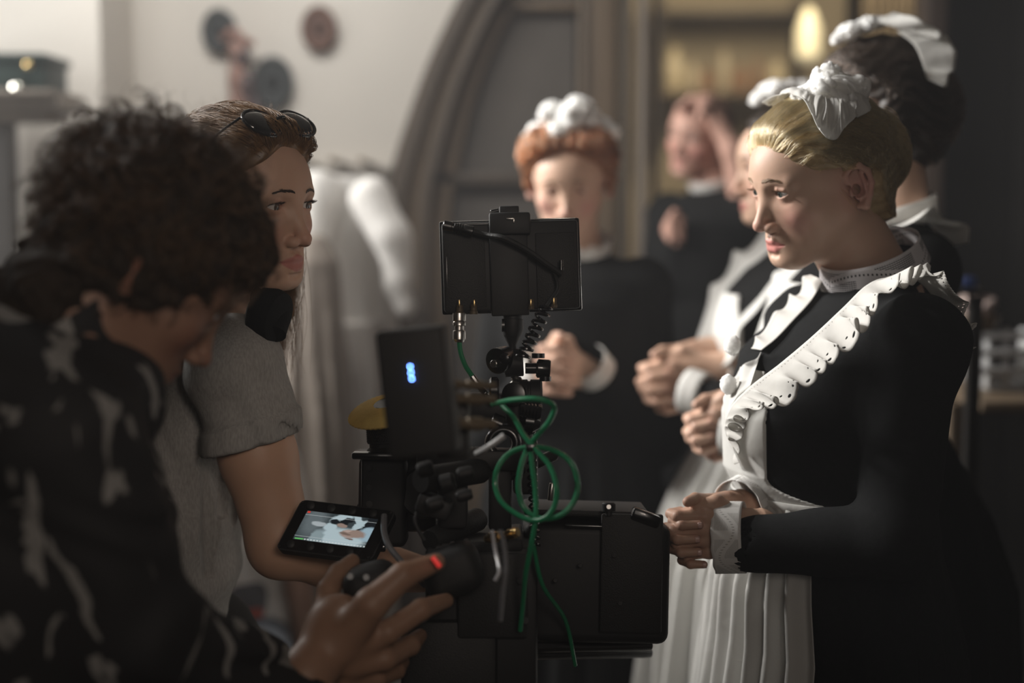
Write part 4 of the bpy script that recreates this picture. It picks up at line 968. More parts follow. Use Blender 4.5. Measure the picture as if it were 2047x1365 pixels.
    # placket between the frills
    inn4 = [at(*q) for q in ((1500, 772, 1.93), (1470, 800, 1.95), (1452, 850, 1.965), (1466, 895, 1.965), (1478, 925, 1.955))]
    out4 = [at(*q) for q in ((1520, 700, 1.985), (1478, 742, 1.99), (1446, 800, 1.995), (1452, 870, 2.0), (1468, 925, 1.98))]
    frill('bib_edge', apr, inn4, out4, M_cotton, amp=.003, nf=5, seed=9, n=160, w=10)
    for q in ((1464, 690, 1.985), (1456, 768, 1.97)):
        puff('frill', apr, at(*q), frame((0, 0, 1), (-.6, -.8, 0)), .016, M_puff, seed=q[0], h=.0022, crease=.003)
    # lace collar
    Cc = at(1743, 520, 2.045); Rc = head_frame(205, 23, 6)
    col = ring_band('lace_collar', root, Cc, Rc, .083, .073, .038, M_lace, flare=-.10, solid=.0012, n=200, wav=.0, dip=0)
    ring_band('collar_band', root, Cc - Rc[:, 2] * .024, Rc, .076, .068, .026, M_black_cloth, solid=.002)
    # cuffs
    for nm, c, fr_, ra in (('near', at(1460, 1074, 1.938), head_frame(164, 4, 0), 1.04), ('far', at(1488, 1010, 1.985), head_frame(232, 8, 0), .90)):
        Rk = np.array([fr_[:, 2], fr_[:, 1], fr_[:, 0]]).T      # up = forearm axis
        ring_band('cuff', root, c, Rk, .046 * ra, .042 * ra, .040, M_lace_cuff, flare=.02, solid=.0018, n=120, w=10, wav=.0006, nw=12)
    # cap
    def hp(px, py, y):
        a = at(px, py, 1.0) - CAM; n = R[:, 1]; return CAM + a * (((O + n * y - CAM) @ n) / (a @ n))
    cp_ = puff('cap', root, hp(1658, 184, .026), R @ head_frame(0, 10, 24), .042, M_puff, seed=3, h=.0015, crease=.0048, lumps=((-.75, .35, -.1, .62), (.7, -.5, -.15, .55), (.05, .75, -.15, .60), (-.35, -.5, .25, .6), (.35, .2, .45, .45)))
    puff('frill', cp_, hp(1612, 190, .012), R @ head_frame(0, 0, 10), .021, M_puff, seed=6, h=.0014, crease=.004, lumps=((-.7, .3, 0, .6), (.6, -.4, .2, .5)))
    puff('frill', cp_, hp(1700, 196, .030), R @ head_frame(0, -20, 30), .022, M_puff, seed=8, h=.0014, crease=.004, lumps=((-.6, .4, 0, .6), (.6, .4, .2, .5)))
    def onhair(pts, off):
        Q = np.array([(R.T @ (p - O)) for p in pts], F32); Pj, _ = project(hf, Q, off, 6); w = (hf(Q) < off)[:, None]; return [O + R @ q for q in np.where(w, Pj, Q)]
    inn = [hp(*q) for q in ((1556, 222, -.045), (1585, 202, -.020), (1612, 192, .010), (1630, 186, .02), (1644, 184, .03), (1656, 184, .035), (1666, 184, .04), (1676, 184, .04), (1684, 182, .04), (1690, 178, .04), (1692, 172, .03), (1690, 166, .02))]
    out = [hp(*q) for q in ((1522, 204, -.065), (1554, 190, -.030), (1600, 194, .035), (1620, 222, .065), (1634, 252, .082), (1652, 274, .094), (1672, 278, .094), (1688, 256, .088), (1708, 238, .082), (1732, 224, .070), (1736, 196, .050), (1718, 168, .030))]
    A_, B_ = spline(inn, 420), spline(out, 420); G = np.zeros((420, 26, 3)); tq = np.linspace(0, 1, 420)
    for k_ in range(26):
        u = k_ / 25.0; G[:, k_] = A_ * (1 - u) + B_ * u
    Q = np.array([(g - O) @ R for g in G.reshape(-1, 3)], F32); off = (.004 + .009 * np.tile(np.sin(np.linspace(0, 1, 26) * 2.6), 420)).astype(F32)
    off = off + (.0035 * np.sin(np.repeat(tq, 26) * 46 + 2 * np.sin(np.repeat(tq, 26) * 17)) * np.tile(np.linspace(.2, 1, 26) ** 1.2, 420)).astype(F32) + .0007 * np.sin(np.repeat(tq, 26) * 190).astype(F32) * np.tile(np.linspace(0, 1, 26), 420).astype(F32)
    for _ in range(3):
        d_ = hf(Q); e_ = 6e-4; g_ = np.stack([hf(Q + V3(e_, 0, 0)), hf(Q + V3(0, e_, 0)), hf(Q + V3(0, 0, e_))], 1) - d_[:, None]; g_ /= np.linalg.norm(g_, axis=1, keepdims=True) + 1e-9
        Q = Q + g_ * np.clip(np.maximum(off - d_, (off + .012 - d_) * (d_ > off + .012)), -.02, .03)[:, None]
    grid_obj('cap_brim', (O + Q @ R.T).reshape(420, 26, 3), M_cotton, cp_, solid=.0009)
    # legs under the skirt are hidden; only shoes reach the floor
    for sy in (.08, -.08):
        MB().box(bo + Rb @ np.array([.06, sy, .035]), (.12, .04, .035), Rb, .02, 3).obj('shoe', M_black_cloth, root)
    return root
build_maid_a()
# ------------------------------------------------------------------ generic figure (used for the people further back)
KEYS = [(0.02, .0, 0, .26, .20), (.5, .0, 0, .25, .20), (.78, .0, 0, .225, .20), (.90, .0, 0, .185, .19), (1.03, .01, 0, .135, .155), (1.085, .020, 0, .110, .132), (1.14, .035, 0, .118, .140),
        (1.22, .042, 0, .124, .148), (1.30, .028, 0, .116, .153), (1.345, .006, 0, .092, .150), (1.375, -.016, 0, .072, .108), (1.392, -.028, 0, .060, .078), (1.405, -.034, 0, .05, .062)]
def shift_keys(dz): return [(z + dz * min(1, z / 1.0), a, b, c, d) for z, a, b, c, d in KEYS]
def figure(label, O, R, bo, byaw, eye_iris=M_iris_dark, skin=SKIN_FAIR, tone=M_skin_soft, hair_m=M_brunette, arms=(), clasp=None, res=.0026, dress_m=M_black_bg,
           collar=None, cuffs=True, apron=False, hair_f=None, strand=None, cap_spec=None, head_kw={}, hair_col=None, face_detail=True, trousers=False, half_w=1.0, dzo=0.0, flare=1.0, group=None, brow=M_brow_d):
    dz = float(O[2]) - 1.552 + dzo; keys = [(z, a, b, c * (flare if z < 1.0 + dz else 1), d) for z, a, b, c, d in shift_keys(dz)]
    if trousers: keys = [k for k in keys if k[0] > .88 + dz]
    if half_w != 1.0: keys = [(z, a, b, c * (1 + (half_w - 1) * .5), d * half_w) for z, a, b, c, d in keys]
    root = thing('person', bo, label, 'person', group)
    Rb = frame((math.cos(math.radians(byaw)), math.sin(math.radians(byaw)), 0))
    w2l = lambda P: (P - V3(*O)) @ V3(*R.ravel()).reshape(3, 3)
    w2b = lambda P: (P - V3(*bo)) @ V3(*Rb.ravel()).reshape(3, 3)
    loc = lambda x, y, z: bo + Rb @ np.array([x, y, z + dz])
    na = O + R @ np.array([-.022, 0, -.050]); nb = loc(-.036, 0, 1.37)
    def body(P):
        return smin(head_sdf(w2l(P), **head_kw), cap(P, na, nb, .050, .058), .022)
    V, F = mesh_sdf(body, np.minimum(O - .2, nb - .07), np.maximum(O + np.array([.2, .2, .2]), nb + .07), res); C = head_colors(w2l(V.astype(F32)), *skin)
    parts, cols, links = [(V, F)], [C], []; nbb = nb - V3(0, 0, .05)
    if clasp is not None:
        HO, HR, hs = clasp; V2, F2 = mesh_sdf(clasp_sdf, (-.14, -.07, -.06), (.06, .07, .08), .0024)
        parts.append((HO + (V2 * hs) @ HR.T, F2)); cols.append(hand_col(V2.astype(F32), skin[0], skin[2])); links.append((0, 1, nbb, arms[0][2], [loc(-.012, arms[0][0] * .14, 1.322), arms[0][1]], .03))
    for extra, jn, path in head_kw_extra.get(label, []):
        V3_, F3_ = mesh_sdf(*extra); parts.append((V3_, F3_)); cols.append(np.tile(np.array(skin[0]), (len(V3_), 1))); links.append((0, len(parts) - 1, nbb, jn, path, .03))
    bV, bF, bC = join_body(parts, links, cols); mesh_obj('body', bV, bF, tone, root, col=bC)
    if face_detail: eyes(root, O, R, eye_iris); lashes(root, O, R, m=brow)
    brow_strands(root, O, R, brow, lambda Pq: head_sdf(Pq, full=False, ears=False), n=70, thick=1.2) if face_detail else None
    hf = hair_f or (lambda Q: hair_base(Q, .014))
    hair = mesh_local('hair', hf, (-.20, -.15, -.16), (.15, .15, .18), .0034, O, R, hair_m, root)
    if strand: swept_strands('hair_strands', hair, O, R, hf, S_red if hair_m is M_red else S_dark, *strand)
    def torso(Q): return loft(Q, keys, lambda th, z: 1 + np.where(z < 1.05, .05 * np.clip((1.05 - z) * 6, 0, 1), 0) * np.sin(18 * th + 2 * np.sin(z * 3)))
    segs = []
    for sy, el, wr in arms: segs.append((loc(-.012, sy * .140 * half_w, 1.322), el, wr))
    def dress(P):
        d = torso(w2b(P))
        for s_, e_, w_ in segs:
            d = smin(d, smin(cap(P, s_, e_, .058, .050), ell(P, s_, (.064, .064, .066)), .03), .03); d = smin(d, cap(P, e_, w_, .050, .036), .02)
            ax = V3(*(w_ - e_)); ax /= np.linalg.norm(ax); d = smax(d, -cap(P, w_ - ax * .01, w_ + ax * .06, .029, .033), .003)
        return d
    lo = np.min([bo + V3(-.42, -.42, 0)] + [np.minimum(e, w) - .08 for _, e, w in segs], axis=0); hi = np.max([bo + V3(.42, .42, 0)] + [np.maximum(e, w) + .08 for _, e, w in segs], axis=0)
    lo[2] = .01 if not trousers else .86; hi[2] = 1.50 + dz
    V, F = mesh_sdf(dress, lo, hi, .010); mesh_obj('jacket' if trousers else 'dress', V, F, dress_m, root)
    if trousers:
        legs(root, bo, Rb, dz, dress_m)
    else:
        for sy in (.08, -.08): MB().box(bo + Rb @ np.array([.06, sy, .035]), (.12, .04, .035), Rb, .02, 2).obj('shoe', M_black_bg, root)
    Rc = head_frame(byaw, 16, 0)
    if collar == 'lace': ring_band('collar', root, loc(-.030, 0, 1.412), Rc, .070, .066, .040, M_cotton, flare=.06, n=80, w=5)
    if collar == 'frill':
        ring_band('collar', root, loc(-.026, 0, 1.405), Rc, .068, .068, .050, M_cotton, flare=.14, n=120, w=6, wav=.004, nw=14)
    if cuffs:
        for s_, e_, w_ in segs:
            ax = (w_ - e_) / np.linalg.norm(w_ - e_); fr = frame(ax); Rk = np.array([fr[:, 2], fr[:, 1], fr[:, 0]]).T
            ring_band('cuff', root, w_ + ax * .012, Rk, .042, .042, .042, M_cotton, flare=.02, n=60, w=5)
    if apron:
        Pk = np.array(sorted(keys)); ik = lambda z: [np.interp(z, Pk[:, 0], Pk[:, j]) for j in (1, 3, 4)]
        def bib(P):
            Q = w2b(P); x, y, z = Q[:, 0], Q[:, 1], Q[:, 2] - dz; w = .045 + .035 * smooth01((1.30 - z) / .08) + .07 * smooth01((1.135 - z) / .045)
            d = np.abs(torso(Q) - .0055) - .003; d = np.maximum(d, np.abs(y) - w); d = np.maximum(d, -x); d = np.maximum(d, z - 1.30); return np.maximum(d, 1.07 - z)
        V, F = mesh_sdf(bib, bo + V3(-.3, -.3, 1.05 + dz), bo + V3(.3, .3, 1.34 + dz), .004); apr = mesh_obj('apron', V, F, M_cotton, root)
        zs = np.linspace(1.098 + dz, .12, 40); th = np.linspace(-1.45, 1.45, 260); G = np.zeros((40, 260, 3))
        for i, z in enumerate(zs):
            cx, rx, ry = ik(z); f = min(1, (1.098 + dz - z) / .12); fold = .010 + .016 * f * (rx / .16) * (.6 * np.sin(30 * th + 1.5 * np.sin(2.3 * th)) + .4 * np.sin(17 * th + 3 * z)) + .014 * f
            G[i] = np.stack([cx + (rx + fold) * np.cos(th), (ry + fold) * np.sin(th), z + 0 * th], 1) @ Rb.T + bo
        grid_obj('apron_skirt', G, M_cotton, apr, solid=.0015)
        G = np.zeros((90, 4, 3)); tt = np.linspace(-1.45, 1.45, 90)
        for j in range(4):
            z = 1.068 + dz + .04 * j / 3; cx, rx, ry = ik(z); G[:, j] = np.stack([cx + (rx + .010) * np.cos(tt), (ry + .010) * np.sin(tt), z + 0 * tt], 1) @ Rb.T + bo
        grid_obj('waistband', G, M_cotton, apr, solid=.002)
        for sy in (1, -1):
            inn = [loc(*q) for q in ((-.105, sy * .040, 1.36), (-.060, sy * .060, 1.400), (.00, sy * .078, 1.395), (.060, sy * .076, 1.360), (.115, sy * .068, 1.30), (.155, sy * .058, 1.24), (.172, sy * .045, 1.17), (.150, sy * .035, 1.10))]
            out = [loc(*q) for q in ((-.115, sy * .100, 1.36), (-.070, sy * .135, 1.405), (-.005, sy * .165, 1.410), (.065, sy * .160, 1.370), (.125, sy * .140, 1.30), (.160, sy * .115, 1.235), (.180, sy * .085, 1.16), (.160, sy * .055, 1.09))]
            frill('shoulder_frill', apr, inn, out, M_cotton, amp=.007, nf=5, seed=3 + sy, lift=(0, 0, 1), n=240, w=8)
    if cap_spec:
        for i, (q, rad, seed) in enumerate(cap_spec):
            c_ = puff('cap' if i == 0 else 'frill', root if i == 0 else c0, O + R @ np.array(q), R @ head_frame(0, 10, 10 * (i - 1)), rad, M_puff, seed=seed, h=.0034, crease=.009, lumps=((-.75, .35, -.1, .6), (.7, -.5, -.15, .55), (.05, .75, -.15, .6)))
            if i == 0: c0 = c_
    return root, hair, loc
head_kw_extra = {}
def legs(root, bo, Rb, dz, m, foot=True, ztop=.95, sit=None):
    def f(P):
        Q = (P - V3(*bo)) @ V3(*Rb.ravel()).reshape(3, 3); S = Q * V3(1, 0, 1) + np.abs(Q) * V3(0, 1, 0)
        d = chain(S, [(0, .085, ztop + dz - .02), (.01, .095, .50 + dz / 2), (-.01, .10, .10)], [.095, .068, .055], .02)
        return smin(d, ell(Q, (0, 0, ztop + dz), (.13, .17, .11)), .05)
    V, F = mesh_sdf(f, bo + V3(-.25, -.25, .05), bo + V3(.25, .25, ztop + dz + .14), .014); mesh_obj('trousers', V, F, m, root)
    for sy in (.10, -.10): MB().box(bo + Rb @ np.array([.05, sy, .04]), (.13, .045, .04), Rb, .022, 2).obj('shoe', M_black_bg, root)

def build_red():
    O = at(1138, 360, 3.0); R = head_frame(263, 16, 0); bo = at(1148, 1000, 3.06) * np.array([1, 1, 0]); byaw = 262
    HO = at(1112, 735, 2.80); HR = head_frame(255, -8, 0)
    wl = at(1190, 742, 2.87); el = at(1322, 880, 3.02); wr = at(1072, 752, 2.88); er = at(975, 880, 3.02)
    def hf(Q):
        d = hair_base(Q, .016); S = Q * V3(1, 0, 1) + np.abs(Q) * V3(0, 1, 0)
        d = smin(d, ell(S, (.035, .045, .088), (.042, .048, .030)), .02); d = smin(d, ell(S, (.010, .078, .055), (.035, .024, .040)), .02)
        d = smin(d, ell(S, (-.01, .083, .005), (.02, .018, .035)), .02); d = smin(d, ell(Q, (-.075, 0, .055), (.05, .06, .05)), .03)
        return smax(d + .002 * np.sin(Q[:, 1] * 240 + 4 * np.sin(Q[:, 2] * 60)), -ell(Q, (.105, 0, .0), (.060, .064, .085)), .012)
    figure('auburn-haired maid in black dress and white cap standing behind the monitor, eyes lowered', O, R, bo, byaw, hair_m=M_red, arms=((1, el, wl), (-1, er, wr)), clasp=(HO, HR, 1.12),
           collar='frill', hair_f=hf, strand=((-.09, 0, .07), 2600, 4, 1.0, .0, .0005, .006), cap_spec=(((.004, .000, .130), .058, 4), ((.000, .060, .108), .040, 5), ((.000, -.062, .104), .034, 6), ((.0, -.030, .146), .036, 7), ((.0, .026, .152), .042, 8), ((-.01, .078, .080), .026, 9)), brow=M_brow_f, head_kw=dict(lid=.1))
build_red()
def build_b():
    O = at(1572, 332, 2.85); R = head_frame(188, 4, 0); bo = at(1590, 1000, 2.90) * np.array([1, 1, 0]); byaw = 192
    HO = at(1338, 762, 2.80); HR = head_frame(200, 14, 0)
    figure('dark-haired maid half hidden behind the fair woman, white apron, hands clasped at chest height', O, R, bo, byaw, flare=1.2, arms=((1, at(1560, 838, 2.66), at(1402, 788, 2.75)), (-1, at(1530, 830, 3.02), at(1400, 770, 2.86))), clasp=(HO, HR, 1.15),
           collar='lace', apron=True, cap_spec=(((.020, .0, .150), .040, 2), ((-.035, .01, .150), .034, 9)), skin=((.62, .40, .29), (.5, .2, .17), (.6, .3, .24)))
build_b()
def build_c():
    O = at(1752, 226, 2.45); R = head_frame(182, 6, 0); bo = at(1742, 1000, 2.47) * np.array([1, 1, 0]); byaw = 188
    HO = at(1432, 856, 2.42); HR = head_frame(190, 22, 0)
    def hf(Q):
        d = hair_base(Q, .018); d = smin(d, ell(Q, (-.09, 0, -.005), (.055, .062, .062)), .03); S = Q * V3(1, 0, 1) + np.abs(Q) * V3(0, 1, 0); d = smin(d, ell(S, (-.012, .078, -.010), (.036, .024, .048)), .03); d = smin(d, ell(Q, (-.05, 0, -.06), (.05, .07, .05)), .03)
        return d + .0016 * np.sin(Q[:, 2] * 260 + 5 * np.sin(Q[:, 0] * 50))
    root, hair, loc = figure('tall dark-haired maid directly behind the fair woman, face hidden, white cap above all others', O, R, bo, byaw, arms=((1, at(1716, 900, 2.30), at(1490, 868, 2.40)), (-1, at(1690, 900, 2.62), at(1490, 860, 2.46))), clasp=(HO, HR, 1.0),
           collar='lace', apron=True, hair_f=hf, strand=((-.1, 0, .0), 2600, 8, 1.0, .02, .0005, .005), cap_spec=(((.036, .004, .142), .030, 2), ((.006, .010, .150), .028, 5)), dzo=-.035, flare=1.1)
    for i, (pts, pts2, sd) in enumerate((
        ([(.0, .03, .152), (-.02, .05, .14), (-.045, .06, .125), (-.075, .05, .11)], [(-.03, .05, .160), (-.062, .085, .142), (-.098, .088, .108), (-.124, .065, .080)], 1),
        ([(-.030, .05, .13), (-.05, .070, .105), (-.058, .082, .075), (-.062, .088, .045)], [(-.075, .062, .135), (-.105, .082, .105), (-.110, .092, .068), (-.085, .102, .028)], 5))):
        frill('cap_tail', root, [O + R @ np.array(q) for q in pts], [O + R @ np.array(q) for q in pts2], M_cotton, amp=.004, nf=4, seed=sd, n=160, w=12)
build_c()
def build_man():
    O = at(1400, 268, 4.0); R = head_frame(226, 8, 12); bo = at(1408, 800, 4.06) * np.array([1, 1, 0]); lab = 'man in black suit and white collar in the background, hand raised to his head'
    a0, a1, a2 = at(1484, 400, 3.92), at(1464, 300, 3.90), at(1412, 206, 3.90)
    def armf(P):
        d = chain(P, [a0, a1, a2], [.036, .030, .024], .02)
        for k in range(4): d = smin(d, chain(P, [a2 + V3(-.01, -.02 + .016 * k, 0), a2 + V3(-.045, -.025 + .017 * k, .012 - .004 * k), a2 + V3(-.075, -.026 + .017 * k, -.012)], [.011, .0095, .008], .003), .008)
        d = smin(d, chain(P, [a2 + V3(.0, -.02, -.01), a2 + V3(-.02, -.04, -.03), a2 + V3(-.03, -.045, -.05)], [.012, .011, .009], .004), .012)
        return smin(d, ell(P, a2 + V3(-.008, 0, .0), (.034, .040, .020)), .02)
    b0 = at(1346, 458, 3.86)
    def fist(P):
        d = ell(P, b0, (.030, .036, .034))
        for k in range(4): d = smin(d, chain(P, [b0 + V3(-.012, -.02, .026 - .017 * k), b0 + V3(-.014, -.052, .026 - .017 * k), b0 + V3(.018, -.050, .024 - .017 * k)], [.010, .010, .008], .003), .006)
        return smin(d, chain(P, [b0 + V3(.015, -.01, .03), b0 + V3(.0, -.035, .045), b0 + V3(-.01, -.055, .035)], [.012, .010, .009], .004), .01)
    head_kw_extra[lab] = [((armf, np.minimum(a2, a0) - V3(.15, .12, .1), np.maximum(a2, a0) + V3(.12, .12, .12), .0045), a0, [bo + V3(.10, 0, 1.36), a0 + V3(.02, 0, -.12)]), ((fist, b0 - .09, b0 + .09, .004), b0 + V3(.03, .02, -.03), [bo + V3(-.13, 0, 1.30), b0 + V3(.0, .06, -.12)])]
    def hf(Q): return hair_base(Q, .004)
    figure(lab, O, R, bo, 220, arms=((-1, at(1352, 560, 3.95), at(1352, 480, 3.88)), (1, at(1505, 560, 4.0), at(1478, 385, 3.98))), hair_m=mat('cropped_hair', (.30, .17, .12), .8), hair_f=hf, collar='lace', cuffs=False, trousers=True, half_w=1.12,
           skin=((.62, .36, .28), (.5, .2, .17), (.62, .26, .22)))
build_man()
def build_seated():
    O = at(405, 722, 3.3); R = head_frame(290, 10, 0); bo = at(430, 1150, 3.36) * np.array([1, 1, 0]); Rb = frame((.25, -1, 0))
    root = thing('person', bo, 'seated person in white printed T-shirt glimpsed low between the two crew members', 'person')
    zc = at(486, 1180, 3.36)[2]; w2b = lambda P: (P - V3(*bo)) @ V3(*Rb.ravel()).reshape(3, 3)
    zs = zc + .36
    w2l = lambda P: (P - V3(*O)) @ V3(*R.ravel()).reshape(3, 3)
    kn = [bo + Rb @ np.array([.42, s * .11, .50]) for s in (1, -1)]
    sh = [bo + Rb @ np.array([0, s * .15, zs - .06]) for s in (1, -1)]; el = [bo + Rb @ np.array([.03, s * .19, zs - .30]) for s in (1, -1)]; ha = [bo + Rb @ np.array([.02, .21, .43]), bo + Rb @ np.array([.22, .0, .525])]
    def sk(P):
        d = smin(head_sdf(w2l(P)), cap(P, O + R @ np.array([-.02, 0, -.05]), bo + V3(0, 0, zs), .05, .055), .02)
        for a, b, c in zip(sh, el, ha):
            d = smin(d, chain(P, [a, b, c], [.045, .036, .026], .02), .01); d = smin(d, ell(P, c + V3(0, 0, 0), (.035, .045, .022)), .02)
            for k in range(4): d = smin(d, chain(P, [c + Rb @ V3(.02, -.03 + .019 * k, .0), c + Rb @ V3(.055, -.032 + .020 * k, .005), c + Rb @ V3(.08, -.032 + .020 * k, -.015)], [.010, .009, .007], .003), .006)
        return d
    V, F = mesh_sdf(sk, bo + V3(-.35, -.5, .38), bo + V3(.35, .35, 1.36), .0045); mesh_obj('body', V, F, M_skin_soft, root, col=np.tile(np.array((.55, .35, .26)), (len(V), 1))); eyes(root, O, R, M_iris_dark); brow_strands(root, O, R, M_brow_d, lambda Pq: head_sdf(Pq, full=False, ears=False), n=70, thick=1.2)
    mesh_local('hair', lambda Q: hair_base(Q, .012), (-.18, -.12, -.13), (.12, .12, .16), .005, O, R, M_brunette, root)
    def sf(P):
        d = loft(w2b(P), [(.44, 0, 0, .12, .17), (.7, .0, 0, .115, .16), (zs - .12, 0, 0, .10, .155), (zs - .03, -.01, 0, .07, .12), (zs + .01, -.01, 0, .055, .07)]) + .004 * np.sin(P[:, 2] * 45 + 6 * np.sin(P[:, 0] * 20))
        for a, b in zip(sh, el): d = smin(d, cap(P, a, a + (b - a) * .6, .052, .055), .03)
        return d
    m, nt, b = nt_mat('printed_white_jersey'); tc = N(nt, 'ShaderNodeTexCoord'); mp = N(nt, 'ShaderNodeMapping')
    c = at(488, 1172, 3.25); mp.inputs['Location'].default_value = tuple(-c); L(nt, tc.outputs['Object'], mp.inputs['Vector']); sx = N(nt, 'ShaderNodeSeparateXYZ'); L(nt, mp.outputs[0], sx.inputs[0])
    def blob(cx, cz, rx, rz):
        a = math_n(nt, 'DIVIDE', math_n(nt, 'SUBTRACT', sx.outputs[0], cx), rx); bb = math_n(nt, 'DIVIDE', math_n(nt, 'SUBTRACT', sx.outputs[2], cz), rz)
        return math_n(nt, 'LESS_THAN', math_n(nt, 'ADD', math_n(nt, 'POWER', math_n(nt, 'ABSOLUTE', a), 3), math_n(nt, 'POWER', math_n(nt, 'ABSOLUTE', bb), 3)), 1)
    front = math_n(nt, 'LESS_THAN', sx.outputs[1], .12)
    c1 = mix_n(nt, math_n(nt, 'MULTIPLY', front, blob(0, -.045, .042, .045)), (.70, .68, .65), (.13, .13, .14)); c1 = mix_n(nt, math_n(nt, 'MULTIPLY', front, blob(.012, -.078, .024, .018)), c1, (.50, .12, .09))
    L(nt, c1, b.inputs['Base Color']); b.inputs['Roughness'].default_value = .9
    V, F = mesh_sdf(sf, bo + V3(-.32, -.35, .42), bo + V3(.32, .35, zs + .03), .008); mesh_obj('t_shirt', V, F, m, root)
    def tf(P):
        d = ell(P, bo + V3(0, 0, .46), (.16, .18, .10))
        for s, k in zip((1, -1), kn): d = smin(d, chain(P, [bo + Rb @ V3(.0, s * .09, .47), k, bo + Rb @ V3(.42, s * .11, .08)], [.085, .062, .05], .02), .03)
        return d
    V, F = mesh_sdf(tf, bo + V3(-.3, -.62, .02), bo + V3(.4, .3, .6), .012); mesh_obj('trousers', V, F, mat('grey_denim', (.05, .055, .065), .9), root)
    for s in (1, -1): MB().box(bo + Rb @ np.array([.48, s * .11, .045]), (.12, .04, .04), Rb, .02, 2).obj('shoe', M_black_bg, root)
    st = thing('chair', bo, 'plain wooden chair under the seated person in the white T-shirt', 'chair')
    MB().box(bo + V3(0, 0, .36), (.20, .20, .018), Rb, .008).obj('seat', M_wood_mid, st)
    for a in (1, -1):
        for b_ in (1, -1): MB().cyl(bo + Rb @ np.array([.17 * a, .17 * b_, 0.002]), bo + Rb @ np.array([.16 * a, .16 * b_, .35]), .017, 10).obj('leg', M_wood_mid, st)
    MB().box(bo + Rb @ np.array([-.20, 0, .70]), (.012, .19, .10), Rb, .008).obj('backrest', M_wood_mid, st)
    for b_ in (1, -1): MB().cyl(bo + Rb @ np.array([-.19, .17 * b_, .35]), bo + Rb @ np.array([-.20, .17 * b_, .80]), .014, 10).obj('back_post', M_wood_mid, st)
build_seated()
